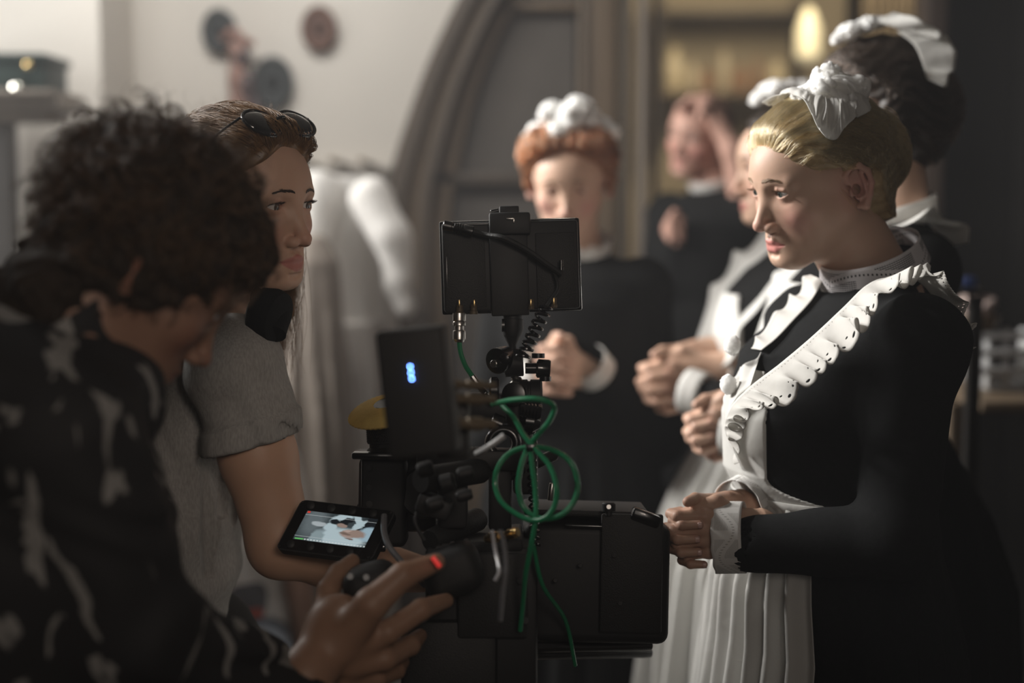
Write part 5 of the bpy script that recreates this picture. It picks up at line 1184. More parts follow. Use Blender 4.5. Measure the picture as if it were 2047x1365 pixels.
# ================================================================== camera operator, nearest figure at the left, seen from behind his shoulder
def build_operator():
    O = at(290, 528, 1.47); R = head_frame(24, 40, 0); s = 1.0
    root = thing('person', at(60, 1000, 1.42) * V3(1, 1, 0), 'person with dark curly hair in black patterned shirt bending over the camera at the left', 'person')
    w2l = lambda P: (P - V3(*O)) @ V3(*R.ravel()).reshape(3, 3)
    nk0 = O + R @ np.array([-.03, 0, -.055]); nk1 = at(96, 800, 1.42)
    wr = at(610, 1352, 1.60); pm = at(676, 1262, 1.64)
    def hand(P):
        d = smin(chain(P, [wr - V3(.10, .03, .05), wr], [.036, .028], .01), cap(P, wr, pm, .027, .034), .02)
        d = smin(d, ell(P, pm, (.036, .034, .042)), .02)
        idx = [at(646, 1232, 1.66), at(656, 1180, 1.68), at(676, 1146, 1.70), at(704, 1122, 1.72)]
        d = smin(d, chain(P, idx, [.016, .0135, .012, .0095], .004), .008)
        d = smin(d, chain(P, [at(684, 1282, 1.62), at(742, 1208, 1.60), at(806, 1150, 1.61), at(872, 1124, 1.63)], [.024, .0190, .0150, .0105], .005), .012)     # thumb over the grip
        d = smin(d, chain(P, [at(706, 1300, 1.63), at(776, 1262, 1.63), at(842, 1218, 1.65), at(892, 1200, 1.69)], [.017, .0140, .0125, .009], .004), .010)
        d = smin(d, chain(P, [at(704, 1330, 1.63), at(770, 1316, 1.64), at(820, 1290, 1.68), at(840, 1270, 1.72)], [.0155, .0135, .0118, .0085], .004), .010)
        d = smin(d, chain(P, [at(694, 1356, 1.64), at(752, 1356, 1.66), at(792, 1340, 1.70), at(806, 1322, 1.73)], [.0145, .0122, .0105, .008], .004), .010)
        return d
    def body(P):
        return smin(head_sdf(w2l(P)), cap(P, nk0, nk1, .056, .064), .025)
    V, F = mesh_sdf(body, O - .27, O + np.array([.2, .2, .2]), .0030)
    V2, F2 = mesh_sdf(hand, wr - .16, pm + np.array([.19, .16, .17]), .0026)
    C = head_colors(w2l(V.astype(F32)), (.25, .145, .10), (.22, .085, .065), (.25, .11, .075)); C2 = np.tile(np.array((.30, .175, .115)), (len(V2), 1))
    bV, bF, bC = join_body([(V, F), (V2, F2)], [(0, 1, nk1 - V3(.03, 0, .05), wr - V3(.10, .03, .05), [at(118, 880, 1.36), at(268, 1262, 1.40)], .03)], [C, C2])
    mesh_obj('body', bV, bF, M_skin, root, col=bC); eyes(root, O, R, M_iris_dark)
    # bushy curls
    hc0 = V3(-.020, 0, .045)
    def hf(Q):
        d = ell(Q, hc0, (.112, .102, .096)); d = smin(d, ell(Q, (-.058, 0, -.050), (.040, .062, .072)), .04); d = smin(d, ell(Q, (-.050, 0, -.088), (.052, .068, .046)), .03); d = smin(d, ell(Q, (.050, 0, .072), (.052, .070, .040)), .03)
        S = np.abs(Q[:, 1]); d = smin(d, ell(np.stack([Q[:, 0], S, Q[:, 2]], 1), (-.01, .078, -.005), (.040, .022, .045)), .03)
        d = d + .0065 * np.sin(Q[:, 0] * 110 + 3 * np.sin(Q[:, 2] * 60)) * np.sin(Q[:, 1] * 95 + 2 * np.sin(Q[:, 0] * 70)) + .003 * np.sin(Q[:, 2] * 230 + 4 * np.sin(Q[:, 1] * 120))
        return smax(d, -ell(Q, (.112, 0, -.045), (.062, .075, .092)), .015)
    hair = mesh_local('hair', hf, (-.20, -.17, -.17), (.18, .17, .22), .0042, O, R, M_brown, root)
    rg = np.random.RandomState(12); paths = []; k = 20; t = np.linspace(0, 1, k)
    for c in range(900):
        v = rg.randn(3); v /= np.linalg.norm(v)
        if v[0] > .55 and v[2] < .05 or v[2] < -.75: continue
        root_p = hc0 + v * np.array([.094, .084, .078]) * (.9 + .1 * rg.rand()); cs = np.array([-.03, 0, .12]) - root_p
        tan = np.cross(v, np.cross(rg.randn(3) * .6 + np.array([-.1, 0, -.9]), v)); tan /= np.linalg.norm(tan)
        ln = .040 + .035 * rg.rand(); rad = .0045 + .0060 * rg.rand(); tw = (.7 + 1.2 * rg.rand()) * 2 * math.pi * (1 if rg.rand() < .5 else -1); ph = rg.rand() * 6
        b = np.cross(v, tan); out = .020 + .010 * rg.rand()
        for j in range(9):
            o_ = rg.randn(3) * .0017; r_ = rad * (.8 + .4 * rg.rand()); dph = rg.randn() * .22
            spine = root_p[None] + v[None] * (out * np.sin(t * 2.0))[:, None] + tan[None] * (ln * t)[:, None] + o_
            cur = (v[None] * np.cos(tw * t + ph + dph)[:, None] + b[None] * np.sin(tw * t + ph + dph)[:, None]) * (r_ * np.minimum(1, t * 3))[:, None]
            paths.append(spine + cur)
    for c in range(110):   # flyaway curls on the outline
        v = rg.randn(3); v[2] = abs(v[2]); v /= np.linalg.norm(v); root_p = hc0 + v * np.array([.115, .10, .10]); b = np.cross(v, rg.randn(3)); b /= np.linalg.norm(b); c2 = np.cross(v, b); ph = rg.rand() * 6; a_ = 5 + 4 * rg.rand()
        paths.append(root_p[None] + v[None] * (.038 * t)[:, None] + (b[None] * np.cos(a_ * t + ph)[:, None] + c2[None] * np.sin(a_ * t + ph)[:, None]) * (.012 * t)[:, None])
    P = np.array(paths); strands('hair_strands', O + P.reshape(-1, 3).reshape(P.shape) @ R.T, .00036, M_brown_s, hair)
    # the shirt
    m, nt, b = nt_mat('black_leaf_print'); tc = N(nt, 'ShaderNodeTexCoord'); mp = N(nt, 'ShaderNodeMapping'); mp.inputs['Rotation'].default_value = (0, .5, 0); mp.inputs['Scale'].default_value = (1.25, 1, .75)
    no = N(nt, 'ShaderNodeTexNoise'); no.inputs['Scale'].default_value = 13; no.inputs['Detail'].default_value = 2.5; no.inputs['Distortion'].default_value = 1.3
    L(nt, tc.outputs['Object'], mp.inputs['Vector']); L(nt, mp.outputs[0], no.inputs['Vector'])
    cr = N(nt, 'ShaderNodeValToRGB'); cr.color_ramp.elements[0].position = .575; cr.color_ramp.elements[0].color = (.018, .018, .019, 1); cr.color_ramp.elements[1].position = .60; cr.color_ramp.elements[1].color = (.22, .215, .205, 1)
    L(nt, no.outputs['Fac'], cr.inputs[0]); L(nt, cr.outputs[0], b.inputs['Base Color']); b.inputs['Roughness'].default_value = .75; b.inputs['Specular IOR Level'].default_value = .25
    sh = at(118, 880, 1.36); el = at(268, 1262, 1.40); shb = at(-60, 790, 1.62); elb = at(250, 1330, 1.80); wrb = at(560, 1500, 1.80)
    def shirt(P):
        d = chain(P, [at(60, 850, 1.46), at(40, 1100, 1.46), at(20, 1500, 1.50)], [.115, .150, .160], .05)
        d = smin(d, ell(P, at(24, 742, 1.45), (.120, .16, .070)), .05)
        d = smin(d, chain(P, [sh, el, wr - V3(.01, .01, .01)], [.082, .060, .035], .02), .03); d = smin(d, chain(P, [shb, elb, wrb], [.075, .055, .036], .02), .03)
        d = smin(d, smin(cap(P, at(20, 700, 1.44), at(100, 760, 1.43), .060, .062), cap(P, at(58, 664, 1.47), at(196, 800, 1.44), .060, .070), .03), .02)
        w = .0055 * np.sin(P[:, 0] * 95 + P[:, 2] * 60 + 4 * np.sin(P[:, 2] * 31)) * np.clip((P[:, 0] + .44) * 5, .15, 1)
        d = d + w
        ax = (wr - el) / np.linalg.norm(wr - el); return smax(d, -cap(P, wr - ax * .03, wr + ax * .08, .031, .034), .003)
    V, F = mesh_sdf(shirt, at(60, 1000, 1.46) - np.array([.32, .30, .42]), np.array([.12, 2.05, 1.50]), .0048); mesh_obj('shirt', V, F, m, root)
    nb = frame((math.cos(.4), math.sin(.4), 0)); n0 = at(110, 704, 1.46)
    ring_band('collar', root, n0 + V3(.012, 0, .018), head_frame(20, -30, 0), .082, .080, .045, m, flare=.08, solid=.003, n=60, w=4)
    legs(root, at(20, 1500, 1.50) * V3(1, 1, 0), nb, -.12, mat('dark_jeans', (.012, .013, .018), .9), ztop=.86)
build_operator()

# ================================================================== woman in the grey T-shirt
def build_director():
    O = at(487, 401, 1.920); R = head_frame(-32, 5, -2); bo = at(330, 1200, 2.020) * np.array([1, 1, 0])
    root = thing('person', bo, 'woman in grey T-shirt with rolled sleeve behind the curly-haired operator, looking right', 'person')
    w2l = lambda P: (P - V3(*O)) @ V3(*R.ravel()).reshape(3, 3)
    nk1 = at(430, 640, 2.000); sh = at(470, 735, 1.900); el = at(562, 1088, 1.915); wr = at(845, 1150, 1.975); pm = wr + V3(.06, .02, -.004)
    def armf(P):
        d = chain(P, [sh, sh + (el - sh) * .5, el], [.050, .049, .043], .02); d = smin(d, chain(P, [el, el + (wr - el) * .35, wr], [.043, .041, .026], .02), .02)
        d = smin(d, ell(P, pm, (.045, .038, .018)), .02)
        for k in range(4): d = smin(d, chain(P, [pm + V3(.02, -.028 + .018 * k, 0), pm + V3(.06, -.03 + .019 * k, .004), pm + V3(.085, -.03 + .019 * k, -.014)], [.0098, .009, .007], .003), .005)
        return smin(d, chain(P, [pm + V3(-.02, -.03, .01), pm + V3(.02, -.055, .02), pm + V3(.045, -.05, .015)], [.012, .010, .008], .003), .01)
    hk = dict(mouth_open=.004, nose=1.0)
    def body(P): return smin(head_sdf(w2l(P), **hk), cap(P, O + R @ np.array([-.02, 0, -.05]), nk1, .048, .056), .022)
    V, F = mesh_sdf(body, np.minimum(O - .19, nk1 - .08), O + np.array([.2, .2, .19]), .0017)
    V2, F2 = mesh_sdf(armf, np.minimum(sh, el) - .08, np.array([pm[0] + .12, 2.10, sh[2] + .07]), .0034)
    C = head_colors(w2l(V.astype(F32)), (.60, .385, .28), (.50, .19, .17), (.58, .27, .21)); C2 = np.tile(np.array((.58, .36, .25)), (len(V2), 1))
    bV, bF, bC = join_body([(V, F), (V2, F2)], [(0, 1, nk1 - V3(.0, 0, .05), sh, [nk1 * .5 + sh * .5 - V3(0, 0, .03)], .03)], [C, C2])
    b = mesh_obj('body', bV, bF, M_skin, root, col=bC); eyes(root, O, R, M_iris_dark, gaze=(1, .05, -.04)); lashes(root, O, R, m=M_brow_d, n=80)
    lf = lambda Pq: head_sdf(Pq, full=False, ears=False); brow_strands(root, O, R, M_brow_d, lf, n=130, thick=.6, ht=-.001)
    def tee(Q_): pass
    G = [[O + R @ np.array([.0885 - .9 * abs(y) ** 2 * 9, y, -.0752 + z]) for z in (-.0018, .0018)] for y in np.linspace(-.013, .013, 9)]
    grid_obj('teeth', G, mat('teeth', (.72, .68, .62), .3), root, solid=.002)
    def hf(Q):
        d = hair_base(Q, .013); S = Q * V3(1, 0, 1) + np.abs(Q) * V3(0, 1, 0)
        d = smin(d, ell(S, (.040, .028, .078), (.034, .038, .022)), .02); d = smin(d, ell(S, (-.02, .082, .03), (.045, .022, .055)), .03)
        d = smin(d, chain(S, [(-.03, .080, .02), (-.02, .088, -.07), (.005, .085, -.16)], [.024, .024, .016], .02), .025)
        return smax(d + .0022 * np.sin(Q[:, 1] * 190 + 4 * np.sin(Q[:, 2] * 50)), -ell(Q, (.112, 0, -.005), (.062, .066, .098)), .012)
    hair = mesh_local('hair', hf, (-.20, -.16, -.20), (.15, .16, .18), .003, O, R, M_lightbrown, root)
    swept_strands('hair_strands', hair, O, R, hf, M_lightbrown, (-.09, 0, .02), 3200, 14, sag=.02, lift=.010, r=.00033, wave=.004)
    rg = np.random.RandomState(3); pth = []; t = np.linspace(0, 1, 16)[:, None]
    for sy, n_ in ((1, 420), (-1, 260)):
        for i in range(n_):
            p0 = np.array([-.03 + .03 * rg.rand(), sy * (.080 + .012 * rg.randn() * .6), .03 - .05 * rg.rand()]); e = np.array([.045 * rg.rand() + .004, sy * .006 + .010 * rg.randn() * .6, -.21 - .05 * rg.rand()])
            pth.append(p0 + e * t + np.array([.012, sy * .010, 0]) * np.sin(t * (3 + rg.rand()) + rg.rand() * 2) + .004 * np.sin(t * 14 + rg.rand() * 6) * rg.randn(3)[None])
    for i in range(24):    # wisps at the crown and forehead
        v = np.array([.2 + rg.rand() * .5, rg.randn() * .5, .9]); v /= np.linalg.norm(v); p0 = np.array([-.01, 0, .03]) + v * .098; dv = np.cross(v, rg.randn(3)) * .02 + v * .012
        pth.append(p0 + dv * t + .004 * np.sin(t * 9 + i) * v)
    P = np.array(pth); strands('long_strands', O + P.reshape(-1, 3).reshape(P.shape) @ R.T, .00034, M_lightbrown, hair)
    # T-shirt
    m, nt, bs = nt_mat('heather_grey_jersey'); tc = N(nt, 'ShaderNodeTexCoord'); mp = N(nt, 'ShaderNodeMapping'); mp.inputs['Scale'].default_value = (1, 1, .25); L(nt, tc.outputs['Object'], mp.inputs['Vector'])
    n1 = N(nt, 'ShaderNodeTexNoise'); n1.inputs['Scale'].default_value = 420; n1.inputs['Detail'].default_value = 4; L(nt, mp.outputs[0], n1.inputs['Vector'])
    L(nt, mix_n(nt, n1.outputs['Fac'], (.20, .195, .185), (.46, .45, .43)), bs.inputs['Base Color']); bs.inputs['Roughness'].default_value = .95; bs.inputs['Specular IOR Level'].default_value = .1
    n2 = N(nt, 'ShaderNodeTexNoise'); n2.inputs['Scale'].default_value = 16; n2.inputs['Detail'].default_value = 4; L(nt, tc.outputs['Object'], n2.inputs['Vector'])
    bp = N(nt, 'ShaderNodeBump'); bp.inputs['Strength'].default_value = .5; bp.inputs['Distance'].default_value = .012; L(nt, n2.outputs['Fac'], bp.inputs['Height']); L(nt, bp.outputs['Normal'], bs.inputs['Normal'])
    t0, t1, t2, t3 = at(400, 705, 2.060), at(345, 860, 2.040), at(312, 1050, 2.020), at(292, 1270, 2.020); hem = sh + (el - sh) * .405; ax = (el - sh) / np.linalg.norm(el - sh)
    sh2 = at(330, 690, 2.280); el2 = at(352, 1000, 2.380); wr2 = at(600, 1130, 2.280)
    def shirt(P):
        d = chain(P, [t0, t1, t2, t3], [.100, .118, .112, .118], .05); d = smin(d, ell(P, at(410, 660, 2.060), (.10, .15, .05)), .05)
        d = smin(d, cap(P, sh2, sh2 + (el2 - sh2) * .4, .066, .066), .04)
        a = smin(cap(P, sh + V3(-.004, 0, .004), hem, .060, .066), ell(P, sh + V3(0, 0, .008), (.062, .064, .056)), .03)
        roll = np.abs((P - V3(*hem)) @ V3(*ax) + .010); rad = cap(P, sh, el, .067, .067); a = smin(a, smax(np.abs(rad) - .0035, roll - .017, .004), .006)
        d = smin(d, a, .028)
        w = .0035 * np.sin(P[:, 2] * 70 + P[:, 0] * 55 + 3 * np.sin(P[:, 0] * 40)) + .005 * np.sin((P[:, 0] - P[:, 2]) * 38 + 2 * np.sin(P[:, 2] * 22)) * np.clip((1.36 - P[:, 2]) * 6, 0, 1)
        d = d + w * .7
        return smax(smax(d, (P - V3(*hem)) @ V3(*ax) - np.where(cap(P, sh, el, .072, .072) < .015, .006, 9), .004), -cap(P, hem - ax * .02, hem + ax * .1, .055, .055), .003)
    V, F = mesh_sdf(shirt, at(300, 1000, 2.040) - np.array([.22, .22, .34]), np.array([-.20, 2.52, 1.50]), .004); mesh_obj('t_shirt', V, F, m, root)
    legs(root, at(292, 1270, 2.020) * V3(1, 1, 0), frame((.8, -.5, 0)), -.06, mat('black_trousers', (.012, .012, .013), .9), ztop=.93)
    # far arm
    V, F = mesh_sdf(lambda P: chain(P, [sh2, el2, wr2], [.046, .040, .026], .02), np.minimum(np.minimum(sh2, el2), wr2) - .06, np.maximum(np.maximum(sh2, el2), wr2) + .06, .006)
    # sunglasses pushed up into the hair
    sg = thing('sunglasses', O + R @ np.array([.06, 0, .11]), 'dark sunglasses pushed up on the hair of the woman in the grey T-shirt', 'sunglasses')
    Rg = R @ head_frame(0, -52, 0); mg = mat('dark_lens', (.012, .011, .010), .06, coat=1); mf = mat('black_frame', (.01, .01, .01), .2, coat=.6)
    for sy in (1, -1):
        c = O + R @ np.array([.060, sy * .036, .107]); n = 28; V = [c + Rg @ np.array([.006, 0, 0])]; Fc = []
        for rr, dx in ((.55, .004), (1, 0)):
            for j in range(n):
                q = 2 * math.pi * j / n; V.append(c + Rg @ np.array([dx, .030 * rr * math.cos(q), .025 * rr * math.sin(q) * (1 - .12 * math.cos(q) * sy)]))
        for j in range(n): Fc += [(0, 1 + j, 1 + (j + 1) % n), (1 + j, 1 + n + j, 1 + n + (j + 1) % n, 1 + (j + 1) % n)]
        ob = mesh_obj('lens', V, Fc, mg, sg, solid=.0016)
        rim = V[1 + n:] + [V[1 + n]]; MB().tube(rim, .0019, 8).obj('rim', mf, ob)
        MB().tube(spline([c + Rg @ np.array([0, sy * .030, .010]), O + R @ np.array([.025, sy * .086, .085]), O + R @ np.array([-.03, sy * .092, .03])], 14), .0017, 8).obj('temple', mf, sg)
    MB().tube(spline([O + R @ np.array([.062, .008, .113]), O + R @ np.array([.066, 0, .116]), O + R @ np.array([.062, -.008, .113])], 8), .002, 8).obj('bridge', mf, sg)
    # headset resting round her neck
    hs = thing('headset', at(500, 640, 1.940), 'black headphones resting round the neck of the woman in the grey T-shirt', 'headset')
    mh = mat('black_rubber', (.012, .013, .014), .85, spec=.1)
    pts = [at(548, 668, 1.870), at(556, 620, 1.900), at(520, 592, 1.960), at(462, 596, 2.060), at(420, 620, 2.080)]
    MB().tube(spline(pts, 24), .016, 12).obj('headband', mh, hs)
    a = at(534, 628, 1.880); MB().lathe(a + V3(-.016, .008, .004), a + V3(.020, -.006, -.006), [(0, .026), (.15, .034), (.6, .037), (.9, .034), (1, .026)], 26).obj('ear_cup', mh, hs)
    # back opening
build_director()
# ================================================================== the film camera in the middle
M_cb = mat('black_anodised', (.010, .010, .0105), .58, var=.2, scale=60, bump=.05)
M_cr = mat('black_rubber_grip', (.011, .011, .011), .6, bump=.3, bscale=600)
M_cg = mat('gloss_black', (.007, .007, .008), .24, coat=.6)
M_steel = mat('brushed_steel', (.55, .53, .50), .28, metal=1)
M_dsteel = mat('dark_steel', (.10, .10, .10), .32, metal=1)
M_brass = mat('gold_plating', (.62, .44, .20), .28, metal=1)
M_bronze = mat('dull_bronze', (.13, .10, .065), .6, metal=.4)
M_green = mat('green_cable_jacket', (.012, .20, .085), .38, coat=.2)
M_yel = mat('yellow_leather', (.93, .62, .17), .75, var=.12, scale=90, bump=.4, bscale=260)
rig = thing('film_camera', at(960, 1200, 1.85) * V3(1, 1, 0), 'black digital film camera with monitor, viewfinder, small lit screen and green cable, in the centre', 'camera')
def Rv(yaw=0, roll=0, pitch=0):
    """right, depth, up axes turned by yaw (deg, + turns its right end away), roll and pitch"""
    y, r, p = map(math.radians, (yaw, roll, pitch))
    M = Matrix.Rotation(y, 3, 'Z') @ Matrix.Rotation(p - PITCH, 3, 'X') @ Matrix.Rotation(r, 3, 'Y'); return np.array(M)
PX = lambda p, d: p * d / FPX
def fbox(name, px, py, w, h, dep, d, m, par, yaw=0, roll=0, pitch=0, bev=.003, seg=2, dy=0):
    """box seen at (px,py) w x h photo pixels, dep metres deep"""
    R_ = Rv(yaw, roll, pitch); c = at(px, py, d)
    return MB().box(c + R_ @ np.array([0, dy, 0]), (PX(w / 2, d), dep / 2, PX(h / 2, d)), R_, min(bev, PX(min(w, h) * .49, d), dep * .49), seg).obj(name, m, par)
def fcyl(name, p0, p1, rpx, m, par, prof=None, n=24):
    a, b = at(*p0), at(*p1); r = PX(rpx, (p0[2] + p1[2]) / 2)
    return MB().lathe(a, b, [(t, k * r) for t, k in (prof or [(0, .9), (.04, 1), (.96, 1), (1, .9)])], n).obj(name, m, par)
# ---- body, side modules
body = fbox('body', 965, 1225, 215, 300, .17, 1.86, M_cb, rig, bev=.008)
fbox('top_plate', 960, 1078, 170, 26, .15, 1.85, M_cb, rig, roll=-3, bev=.004); fbox('side_panel', 985, 1190, 140, 170, .012, 1.765, M_cr, rig, bev=.004)
fbox('battery', 900, 1330, 190, 200, .07, 1.80, M_cr, rig, bev=.01)
for x, y, r in ((880, 1100, 10), (905, 1088, 7), (932, 1082, 7), (1012, 1122, 9), (1040, 1160, 8), (1050, 1240, 8)):
    fcyl('button', (x, y, 1.765), (x, y, 1.752), r, M_cr, rig, n=14)
fcyl('lens_barrel', (1010, 1180, 1.90), (1130, 1175, 1.99), 74, M_cb, rig, [(0, .85), (.1, 1), (.3, 1), (.32, .94), (.5, .94), (.52, 1.03), (.9, 1.03), (1, .95)], 40)
for k in range(2): fcyl('rod', (900, 1296 + 14 * k, 1.80 + .1 * k), (1300, 1290 + 14 * k, 1.93 + .1 * k), 11, M_dsteel, rig)
# ---- matte box
mb_ = fbox('matte_box', 1186, 1150, 284, 232, .145, 1.93, M_cb, rig, roll=1.2, bev=.014, seg=4)
fbox('top_flag', 1168, 1016, 244, 13, .12, 1.92, M_cr, mb_, roll=1.6, bev=.003); fbox('hinge', 1182, 1052, 104, 6, .008, 1.85, M_cg, mb_, roll=2, bev=.001); fbox('side_flag', 1262, 1146, 124, 238, .006, 1.848, M_cr, mb_, roll=1, bev=.003)
fcyl('thumb_screw', (1217, 1030, 1.84), (1217, 1004, 1.84), 14, M_cb, mb_, [(0, .5), (.3, .5), (.35, 1), (.9, 1), (1, .8)]); fcyl('screw_tip', (1217, 1013, 1.822), (1217, 1013, 1.815), 5, M_steel, mb_)
for x, y in ((1228, 1110), (1240, 1206), (1160, 1130), (1110, 1160)): fcyl('screw', (x, y, 1.846), (x, y, 1.838), 4.5, M_cr, mb_, n=12)
fbox('latch', 1290, 1034, 60, 26, .02, 1.85, M_cg, mb_, roll=20, bev=.004)
# ---- top handle and clamps
fcyl('handle_bar', (860, 1082, 1.78), (958, 1036, 1.86), 24, M_cr, rig); fcyl('handle_bar', (840, 960, 1.72), (965, 940, 1.80), 26, M_cr, rig)
fbox('handle_post', 905, 1000, 60, 110, .03, 1.80, M_cb, rig, bev=.006); fbox('handle_post', 1000, 985, 46, 150, .03, 1.82, M_cb, rig, bev=.006); fbox('cheese_plate', 940, 915, 210, 40, .06, 1.82, M_cb, rig, roll=2, bev=.005)
for x, y, r, d, gl in ((852, 938, 20, 1.66, 1), (932, 945, 16, 1.68, 1), (930, 990, 15, 1.69, 0), (872, 1006, 18, 1.69, 1), (896, 965, 24, 1.72, 0)):
    fcyl('knob', (x - 18, y + 4, d), (x + 14, y - 4, d), r * .8, M_cb, rig, [(0, .7), (.15, 1), (.8, 1), (1, .75)], 18)
fbox('clamp', 868, 1010, 70, 40, .05, 1.74, M_cb, rig, roll=18, bev=.006); fbox('clamp', 1018, 930, 60, 44, .05, 1.84, M_cb, rig, roll=-14, bev=.006)
fcyl('clamp_bolt', (1018, 950, 1.83), (1110, 908, 1.86), 12, M_dsteel, rig); fcyl('clamp_bolt', (1100, 1000, 1.86), (1104, 966, 1.86), 6, M_steel, rig)
th = np.linspace(0, 2 * math.pi, 40); c = at(1006, 886, 1.80); MB().tube([c + PX(27, 1.8) * np.array([math.cos(q), .15 * math.sin(q), math.sin(q)]) for q in th], PX(10, 1.8), 12).obj('tilt_ring', M_cg, rig)
for x, y, d in ((985, 1074, 1.72), (1022, 1066, 1.73)):
    fcyl('gold_connector', (x - 13, y + 4, d), (x + 13, y - 3, d - .01), 11, M_brass, rig, [(0, .7), (.3, .7), (.32, 1), (.8, 1), (.85, .8), (1, .8)])
fbox('record_mark', 872, 1123, 9, 25, .004, 1.60, mat('red_mark', (.75, .03, .03), .4, emit=(1, .06, .05), estr=.35), rig, roll=-38, bev=.001)
fbox('grip', 742, 1166, 108, 80, .07, 1.69, M_cr, rig, roll=-16, bev=.02, seg=4)
for x, y in ((700, 1152), (732, 1154)): fcyl('button', (x, y, 1.655), (x, y, 1.645), 7, M_cg, rig, n=14)
fbox('grip', 905, 1140, 120, 100, .06, 1.72, M_cr, rig, roll=-20, bev=.02, seg=4)
# ---- monitor seen from behind
mon = fbox('monitor', 1021, 532, 272, 178, .020, 1.86, M_cb, rig, yaw=4, roll=-1.5, bev=.004)
fbox('bezel', 1021, 532, 281, 186, .009, 1.872, M_cg, mon, yaw=4, roll=-1.5, bev=.003)
fbox('back_plate', 1018, 545, 76, 172, .008, 1.845, M_cb, mon, yaw=4, roll=-1.5, bev=.002); fbox('bracket', 1019, 448, 82, 44, .030, 1.848, M_cb, mon, roll=-1, bev=.003); fbox('bracket_top', 1018, 428, 39, 30, .026, 1.852, M_cb, mon, roll=-1, bev=.002)
fbox('latch', 1020, 437, 16, 3, .004, 1.832, M_steel, mon, bev=.0005); fbox('latch', 1027, 441, 3, 9, .004, 1.832, M_steel, mon, bev=.0005); fcyl('hinge_pin', (981, 424, 1.85), (997, 421, 1.85), 5, M_cg, mon, n=12)
fbox('vent', 930, 540, 82, 150, .003, 1.847, M_cr, mon, yaw=4, roll=-1.5, bev=.001); fbox('vent', 1112, 540, 80, 150, .003, 1.853, M_cr, mon, yaw=4, roll=-1.5, bev=.001)
fbox('edge_line', 893, 545, 2.2, 64, .002, 1.842, M_dsteel, mon, roll=-1, bev=.0003); fbox('edge_line', 946, 448, 78, 2.4, .002, 1.844, M_dsteel, mon, roll=-1.5, bev=.0003); fbox('edge_line', 1110, 437, 80, 2.2, .004, 1.852, M_steel, mon, roll=-1.5, bev=.0003)
for x, y, r in ((919, 618, 9), (947, 616, 8), (1062, 606, 6), (1108, 603, 6), (1122, 528, 5)):
    fcyl('socket', (x, y + 12, 1.838), (x, y - 8, 1.838), r, M_bronze if r > 5 else M_cg, mon, [(0, 1), (.3, 1), (.35, .8), (1, .8)], 16)
for k in range(4): fbox('socket_glint', (1061, 1107, 918, 948)[k], (605, 602, 606, 606)[k], 3, 14, .002, 1.829, M_brass, mon, bev=.0004)
# plug with black lead across the monitor back
pl = fcyl('plug', (886, 450, 1.832), (946, 463, 1.832), 10.5, M_dsteel, rig, [(0, .9), (.02, 1), (.28, 1), (.3, .86), (.36, .86), (.38, 1.0), (.42, .9), (.46, 1), (.5, .9), (.54, 1), (.58, .9), (.62, 1), (.66, .9), (.70, 1.04), (.98, 1.04), (1, .8)], 22)
MB().tube(spline([at(944, 463, 1.832), at(972, 470, 1.83), at(1006, 476, 1.82), at(1050, 498, 1.825), at(1090, 526, 1.83), at(1122, 548, 1.838)], 30), PX(6, 1.83), 8).obj('lead', M_cr, rig)
# signal plug and green cable
fcyl('signal_plug', (918, 626, 1.838), (918, 684, 1.838), 13, M_steel, rig, [(0, 1), (.04, 1.02), (.25, 1.02), (.28, .9), (.32, 1), (.42, 1), (.45, .72), (.58, .72), (.6, .92), (.64, .98), (.9, .98), (.92, .85), (1, .7)], 8 * 3)
gw = PX(5.2, 1.8)
g1 = [(918, 682, 1.838), (921, 705, 1.838), (930, 730, 1.835), (944, 752, 1.83), (960, 774, 1.83), (975, 790, 1.83), (990, 800, 1.80)]
MB().tube(spline([at(*p) for p in g1[:4]], 24), gw, 10).obj('green_cable', M_green, rig); MB().tube(spline([at(*p) for p in g1[3:]], 20), gw * 1.2, 10).obj('cable_sleeve', M_cg, rig)
g2 = [(985, 808, 1.72), (1020, 800, 1.68), (1062, 797, 1.66), (1094, 802, 1.66), (1108, 816, 1.67), (1098, 842, 1.68), (1076, 868, 1.69), (1056, 894, 1.70), (1042, 930, 1.70), (1036, 975, 1.70), (1048, 1015, 1.70), (1080, 1036, 1.69),
      (1120, 1030, 1.68), (1146, 1004, 1.68), (1155, 968, 1.68), (1142, 925, 1.68), (1106, 900, 1.69), (1060, 893, 1.70), (1020, 905, 1.71), (995, 935, 1.71), (990, 970, 1.71), (1002, 1002, 1.70), (1030, 1026, 1.69), (1062, 1040, 1.68), (1092, 1034, 1.67), (1110, 1006, 1.67),
      (1112, 970, 1.67), (1098, 930, 1.68), (1072, 900, 1.69), (1046, 868, 1.70), (1028, 836, 1.71), (1000, 806, 1.73)]
MB().tube(spline([at(*p) for p in g2], 300), gw, 10).obj('green_cable', M_green, rig)
g3 = [(1060, 893, 1.70), (1064, 930, 1.695), (1070, 980, 1.69), (1071, 1030, 1.68), (1064, 1080, 1.68), (1056, 1120, 1.69), (1050, 1155, 1.70), (1046, 1200, 1.72), (1040, 1260, 1.74)]
MB().tube(spline([at(*p) for p in g3], 80), gw * .95, 10).obj('green_cable', M_green, rig)
MB().box(at(1061, 894, 1.695), (.006, .006, .004), Rv(), .0015).obj('cable_tie', M_cg, rig)
